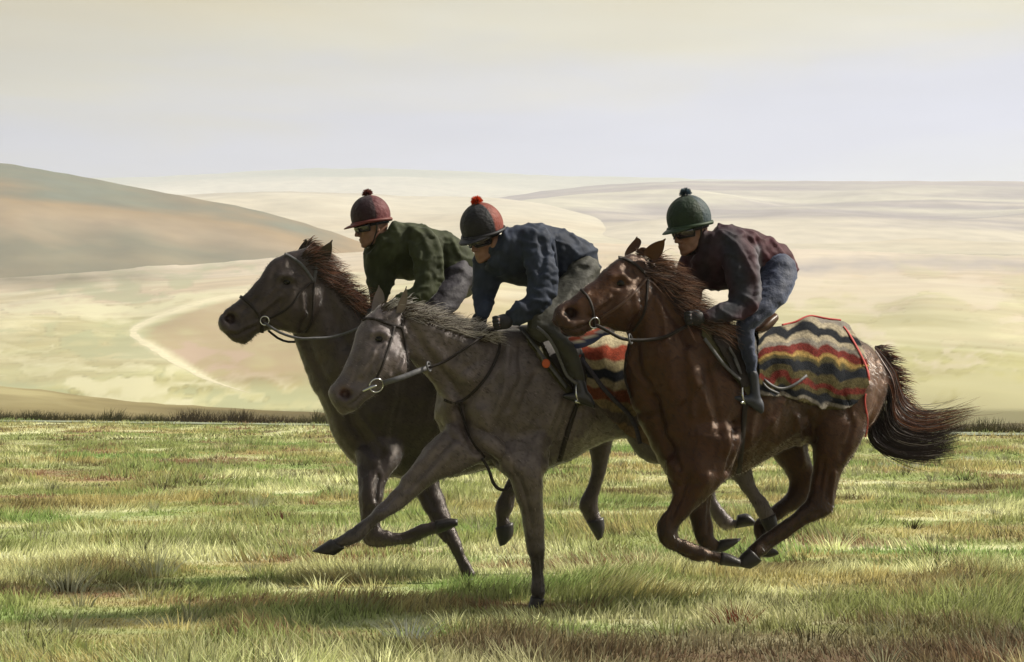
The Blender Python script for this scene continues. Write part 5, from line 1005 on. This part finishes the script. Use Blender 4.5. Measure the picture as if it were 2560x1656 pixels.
    x = np.linspace(1.2, 2 * np.pi - 1.2, 30); Cs = np.array([c + R @ np.array([math.cos(v) * .112 - .004, math.sin(v) * .085, .016 + .012 * (1 - math.cos(v)) * .5]) for v in x]); Ns = np.array([R @ np.array([math.cos(v), math.sin(v), 0]) for v in x])
    V, q, tt = ribbon(Cs, Ns, .024, .003); link('strap', mesh_np('strap', V, q, tt), M_goggle_f, g)
    # chin strap
    V, q, tt = chain([c + R @ np.array(v) for v in [(-.01, .088, .03), (.0, .080, -.03), (.02, .068, -.07), (.045, .035, -.118), (.05, 0, -.125), (.045, -.035, -.118), (.02, -.068, -.07), (-.01, -.088, .03)]], [.006] * 8, n=8)
    link('chin_strap', mesh_np('chin_strap', V, q, tt), M_goggle_f, t)
    HEADS.append((t, c, R)); return t, jk
def thing_part(name, parent):
    o = bpy.data.objects.new(name, None); COL.objects.link(o); o.parent = parent; o.matrix_parent_inverse = Matrix.Translation(-parent.location); return o
M_silk = mat('silk_cap', attr='coat', rough=.62, spec=.25, noise=.3, nscale=18, bump=.7, bscale=45, sheen=.1)
def MM(j, tr, bt, jp=()): return {'jacket': j, 'trousers': tr, 'boot': bt, 'jc': JC[j.name], 'jp': jp}

# rider on the bay
torso = [(1790, 562, 1752, 628, 9.88, .10), (1806, 561, 1722, 665, 9.90, .16), (1841, 564, 1748, 716, 9.93, .205), (1880, 573, 1800, 727, 9.97, .205), (1919, 590, 1850, 722, 10.0, .195), (1952, 611, 1888, 715, 10.02, .185), (1976, 629, 1908, 712, 10.04, .18), (1989, 655, 1925, 712, 10.05, .15)]
near = [(1800, 585, 1868, 606, 9.80, .085), (1797, 630, 1892, 630, 9.75, .080), (1808, 680, 1903, 684, 9.70, .070), (1818, 725, 1906, 732, 9.67, .064), (1820, 752, 1898, 768, 9.64, .062), (1806, 752, 1868, 795, 9.60, .054), (1785, 762, 1835, 806, 9.57, .046), (1764, 774, 1800, 808, 9.55, .038), (1752, 780, 1775, 806, 9.54, .032)]
farA = [(1715, 610, 1790, 620, 9.95, 0.115), (1692, 660, 1768, 662, 10.0, 0.11), (1690, 700, 1760, 706, 9.98, 0.097), (1698, 740, 1756, 744, 9.96, 0.06), (1708, 775, 1750, 780, 9.86, 0.048), (1712, 795, 1742, 800, 9.81, 0.04)]
thigh = [(1900, 680, 1992, 688, 9.86, .105), (1890, 712, 1985, 722, 9.80, .10), (1872, 742, 1963, 757, 9.74, .092), (1856, 768, 1934, 784, 9.69, .08), (1846, 790, 1904, 808, 9.66, .068), (1845, 808, 1888, 822, 9.65, .06)]
shank = [(1838, 806, 1888, 822, 9.65, .060), (1840, 838, 1886, 850, 9.65, .058), (1846, 870, 1891, 878, 9.65, .054), (1858, 905, 1893, 910, 9.66, .046), (1868, 935, 1895, 940, 9.67, .039)]
bootS = [(1867, 930, 1896, 936, 9.67, .042), (1871, 955, 1898, 957, 9.68, .039), (1874, 975, 1900, 976, 9.68, .038), (1876, 992, 1902, 996, 9.68, .038)]
footS = [(1902, 994, 1902, 1036, 9.68, .030), (1884, 986, 1886, 1024, 9.68, .040), (1862, 988, 1862, 1010, 9.67, .040), (1838, 988, 1837, 1002, 9.66, .038), (1822, 988, 1821, 996, 9.66, .024)]
foldsC = [([(1800, 580), (1840, 610), (1860, 640), (1885, 690)], 6, .010), ([(1890, 600), (1905, 640), (1908, 700)], 5, -.012), ([(1850, 580), (1885, 600), (1905, 640)], 6, .009), ([(1930, 600), (1960, 640), (1975, 680)], 5, .008), ([(1900, 640), (1930, 680)], 5, -.006),
          ([(1860, 740), (1880, 752), (1890, 770)], 5, .007), ([(1850, 750), (1868, 765)], 4, -.007), ([(1900, 720), (1885, 780), (1850, 806)], 5, .006), ([(1780, 590), (1770, 650), (1790, 700)], 8, .006), ([(1760, 575), (1755, 600)], 6, .006)]
rC, jC = rider('rider in a plum jacket, blue trousers and dark green bobble cap, on the bay horse', (1722, 545), 9.83, 33, 12, torso, [near, farA], ((1758, 600), (1782, 622)), thigh, shank, bootS, footS,
   [((1742, 795), 9.53, (-1, -.1, -.1)), ((1716, 800), 9.84, (-1, -.1, -.3))], [(.012, .026, .014), (.030, .050, .058), (.016, .036, .014), 0, .0, (.07, .11, .15)],
   MM(jp=[([(1820, 600), (1840, 660), (1860, 740), (1800, 790)], 44, (.016, .017, .024), 1.0), ([(1760, 600), (1760, 690)], 34, (.020, .014, .018), .9), ([(1895, 620), (1903, 690), (1900, 750)], 9, (.12, .13, .15), .6)], j=cloth('plum_jacket', (.050, .012, .019), 0), tr=mat('blue_denim', (.012, .018, .044), rough=.7, noise=.35, nscale=16, bump=.4, bscale=80, sheen=.4, sheent=(.6, .7, 1)), bt=mat('grey_boot', (.030, .034, .048), rough=.5, noise=.3, nscale=30, bump=.3)), foldsC)  # grey stripe down the near sleeve's outer edge is a painted rim highlight
# rider in the middle
torso = [(1266, 570, 1236, 650, 10.0, .10), (1300, 564, 1208, 680, 10.02, .17), (1349, 559, 1262, 708, 10.06, .205), (1395, 568, 1318, 718, 10.12, .205), (1439, 586, 1370, 722, 10.16, .195), (1471, 604, 1412, 722, 10.2, .185), (1494, 628, 1436, 715, 10.22, .16), (1498, 655, 1452, 702, 10.23, .13)]
near = [(1296, 585, 1370, 600, 9.92, .085), (1306, 635, 1384, 638, 9.87, .08), (1314, 685, 1391, 688, 9.82, .072), (1316, 722, 1390, 730, 9.79, .066), (1310, 742, 1380, 762, 9.77, .060), (1292, 752, 1352, 790, 9.75, .052), (1276, 768, 1320, 808, 9.73, .044), (1264, 782, 1292, 818, 9.72, .036)]
farA = [(1195, 600, 1260, 610, 10.1, 0.115), (1182, 655, 1258, 660, 10.1, 0.11), (1179, 700, 1254, 706, 10.05, 0.099), (1178, 735, 1242, 738, 10.04, 0.064), (1181, 765, 1234, 765, 9.96, 0.054), (1186, 786, 1226, 788, 9.91, 0.044)]
thigh = [(1412, 680, 1494, 690, 10.05, .11), (1392, 706, 1478, 732, 9.98, .105), (1362, 735, 1446, 775, 9.9, .095), (1335, 762, 1412, 812, 9.82, .085), (1318, 788, 1392, 842, 9.78, .075), (1320, 808, 1370, 850, 9.77, .066)]
shank = [(1330, 806, 1412, 838, 9.76, .064), (1352, 828, 1432, 858, 9.75, .062), (1378, 858, 1446, 884, 9.75, .056), (1396, 890, 1455, 908, 9.76, .048), (1410, 918, 1460, 932, 9.77, .042), (1422, 944, 1464, 954, 9.78, .037)]
bootS = [(1422, 944, 1464, 954, 9.78, .038), (1430, 962, 1468, 970, 9.78, .037), (1436, 978, 1472, 986, 9.78, .037)]
footS = [(1484, 1000, 1486, 1024, 9.78, .022), (1474, 982, 1478, 1020, 9.78, .032), (1452, 974, 1454, 1012, 9.78, .040), (1430, 980, 1430, 1004, 9.77, .040), (1410, 984, 1410, 998, 9.76, .028)]
foldsB = [([(1360, 575), (1384, 620), (1392, 690), (1386, 740)], 6, .012), ([(1348, 590), (1362, 640), (1350, 690)], 8, -.012), ([(1394, 600), (1400, 660), (1400, 710)], 6, -.014), ([(1330, 575), (1365, 600), (1380, 630)], 5, .008), ([(1440, 650), (1470, 630), (1495, 625)], 6, .010), ([(1420, 670), (1455, 645)], 6, -.008), ([(1330, 690), (1360, 690), (1385, 680)], 5, .006),
          ([(1335, 715), (1370, 718)], 4, -.006), ([(1330, 750), (1360, 755), (1375, 750)], 5, .007), ([(1320, 780), (1350, 770)], 4, .006), ([(1258, 575), (1268, 600), (1262, 630)], 6, .010), ([(1280, 580), (1290, 640), (1285, 690)], 9, .006), ([(1430, 585), (1450, 610)], 4, .006)]
rB, jB = rider('rider in a navy jacket and black and orange-red bobble cap, on the middle horse', (1204, 563), 9.95, 50, 20, torso, [near, farA], ((1238, 612), (1262, 630)), thigh, shank, bootS, footS,
   [((1262, 806), 9.70, (-1, -.15, -.1)), ((1200, 800), 9.92, (-.6, -.3, -.8))], [(.012, .012, .016), (.17, .035, .022), (.012, .012, .016), -8, .0, (.60, .07, .02)],
   MM(cloth('navy_jacket', (.018, .025, .044), 0), mat('olive_breeches', (.034, .034, .026), rough=.7, noise=.3, nscale=16, bump=.4, bscale=60), M_boot), foldsB)
# rider on the left
torso = [(990, 556, 945, 622, 11.35, .10), (1024, 555, 912, 652, 11.38, .17), (1056, 560, 946, 692, 11.42, .20), (1090, 573, 1005, 700, 11.48, .20), (1126, 583, 1072, 702, 11.52, .19), (1152, 600, 1108, 708, 11.55, .18), (1180, 624, 1136, 712, 11.58, .16), (1192, 650, 1158, 706, 11.6, .13)]
near = [(1010, 585, 1090, 592, 11.28, .085), (1025, 635, 1107, 640, 11.22, .08), (1036, 685, 1106, 690, 11.18, .072), (1032, 712, 1098, 726, 11.15, .064), (1015, 725, 1074, 752, 11.12, .056), (992, 738, 1040, 775, 11.1, .048), (968, 755, 1005, 788, 11.08, .040), (952, 768, 975, 792, 11.07, .033)]
farA = [(912, 610, 985, 620, 11.4, 0.115), (907, 655, 985, 660, 11.4, 0.11), (914, 695, 990, 700, 11.38, 0.099), (920, 728, 975, 734, 11.38, 0.062), (925, 762, 965, 768, 11.31, 0.048), (928, 785, 958, 790, 11.26, 0.042)]
thigh = [(1112, 690, 1178, 700, 11.42, .10), (1090, 712, 1170, 735, 11.35, .10), (1070, 740, 1145, 772, 11.28, .09), (1056, 768, 1120, 800, 11.22, .08), (1050, 795, 1100, 820, 11.2, .068)]
shank = [(1050, 796, 1098, 818, 11.2, .056), (1070, 840, 1110, 852, 11.2, .052), (1090, 885, 1122, 892, 11.2, .044), (1104, 920, 1130, 924, 11.22, .036)]
bootS = [(1104, 920, 1130, 924, 11.22, .037), (1110, 945, 1136, 948, 11.22, .036)]
footS = [(1146, 950, 1148, 985, 11.22, .026), (1130, 945, 1132, 980, 11.22, .04), (1105, 950, 1104, 972, 11.2, .04), (1085, 955, 1084, 966, 11.2, .028)]
foldsA = [([(1060, 568), (1090, 600), (1103, 640), (1106, 700)], 6, .012), ([(1045, 590), (1062, 630), (1050, 680)], 8, -.010), ([(1112, 600), (1112, 650), (1112, 690)], 6, -.012), ([(985, 560), (1000, 600), (1000, 650)], 8, .008), ([(1130, 600), (1150, 640)], 6, .008), ([(1020, 565), (1050, 585)], 5, .007)]
rA, jA = rider('rider in a dark olive jacket and maroon bobble cap, farthest left', (926, 538), 11.3, 20, 10, torso, [near, farA], ((955, 598), (978, 618)), thigh, shank, bootS, footS,
   [((945, 786), 11.06, (-1, -.1, -.1)), ((942, 800), 11.28, (-1, -.1, -.2))], [(.022, .008, .012), (.10, .022, .026), (.12, .026, .022), 0, -.01, (.16, .05, .04)],
   MM(cloth('olive_jacket', (.028, .034, .014), 0), mat('dark_trousers', (.025, .022, .030), rough=.7, noise=.3, nscale=16, bump=.4, bscale=60), M_boot), foldsA)
# stirrups hang from the saddles
def stirrup(par, x, y, D, far):
    for dd in (0, far):
        p = P(x, y, D + dd); o = M3('stirrup_iron', ring_mesh(p, .060, .006, (1, -.45, .1), sx=.8), M_steel, par)
        M3('tread', chain([P(x - 8, y + 22, D - .04 + dd), P(x + 8, y + 22, D + .04 + dd)], [.010, .010]), M_steel, o)
stirrup(sC, 1862, 985, 9.67, .62); stirrup(sB, 1448, 982, 9.78, .62); stirrup(sA, 1112, 950, 11.2, .62)
M3('stirrup_leather', ribbon(catmull(np.array([P(1342, 818, 9.70), P(1366, 838, 9.68), P(1386, 868, 9.69), P(1402, 905, 9.71), P(1418, 940, 9.72), P(1444, 960, 9.74)]), 5), np.tile([-.3, -1, .1], (26, 1)), .018, .005), M_grey_leather, sB)
M3('girth', strap(SCk, [(1862, 1000), (1856, 1080), (1846, 1180)], .034, .006, .006, D=9.8), M_leather, sC)
M3('girth', strap(SB, [(1440, 1010), (1418, 1080), (1398, 1150)], .034, .006, .006, D=9.9), M_leather, sB)

# ------------------------------------------------------------------ morning haze over the valley
def haze(dens):
    x, y0, y1, z0, z1 = 2700, -60, 4300, -60, 440
    V = [(sx * x, sy, sz) for sz in (z0, z1) for sx, sy in ((-1, y0), (1, y0), (1, y1), (-1, y1))]
    q = [(0, 3, 2, 1), (4, 5, 6, 7), (0, 1, 5, 4), (1, 2, 6, 5), (2, 3, 7, 6), (3, 0, 4, 7)]
    m = bpy.data.materials.new('haze'); m.use_nodes = True; N = m.node_tree.nodes; N.clear(); o = N.new('ShaderNodeOutputMaterial'); v = N.new('ShaderNodeVolumePrincipled')
    v.inputs['Color'].default_value = (.80, .85, 1.0, 1); v.inputs['Density'].default_value = dens; v.inputs['Anisotropy'].default_value = 0.0
    m.node_tree.links.new(v.outputs[0], o.inputs['Volume']); m.cycles.homogeneous_volume = True if hasattr(m.cycles, 'homogeneous_volume') else None
    link('haze', mesh_np('haze', V, q, smooth=False), m, kind='stuff')
HAZE = 0.00027
if HAZE: haze(HAZE)
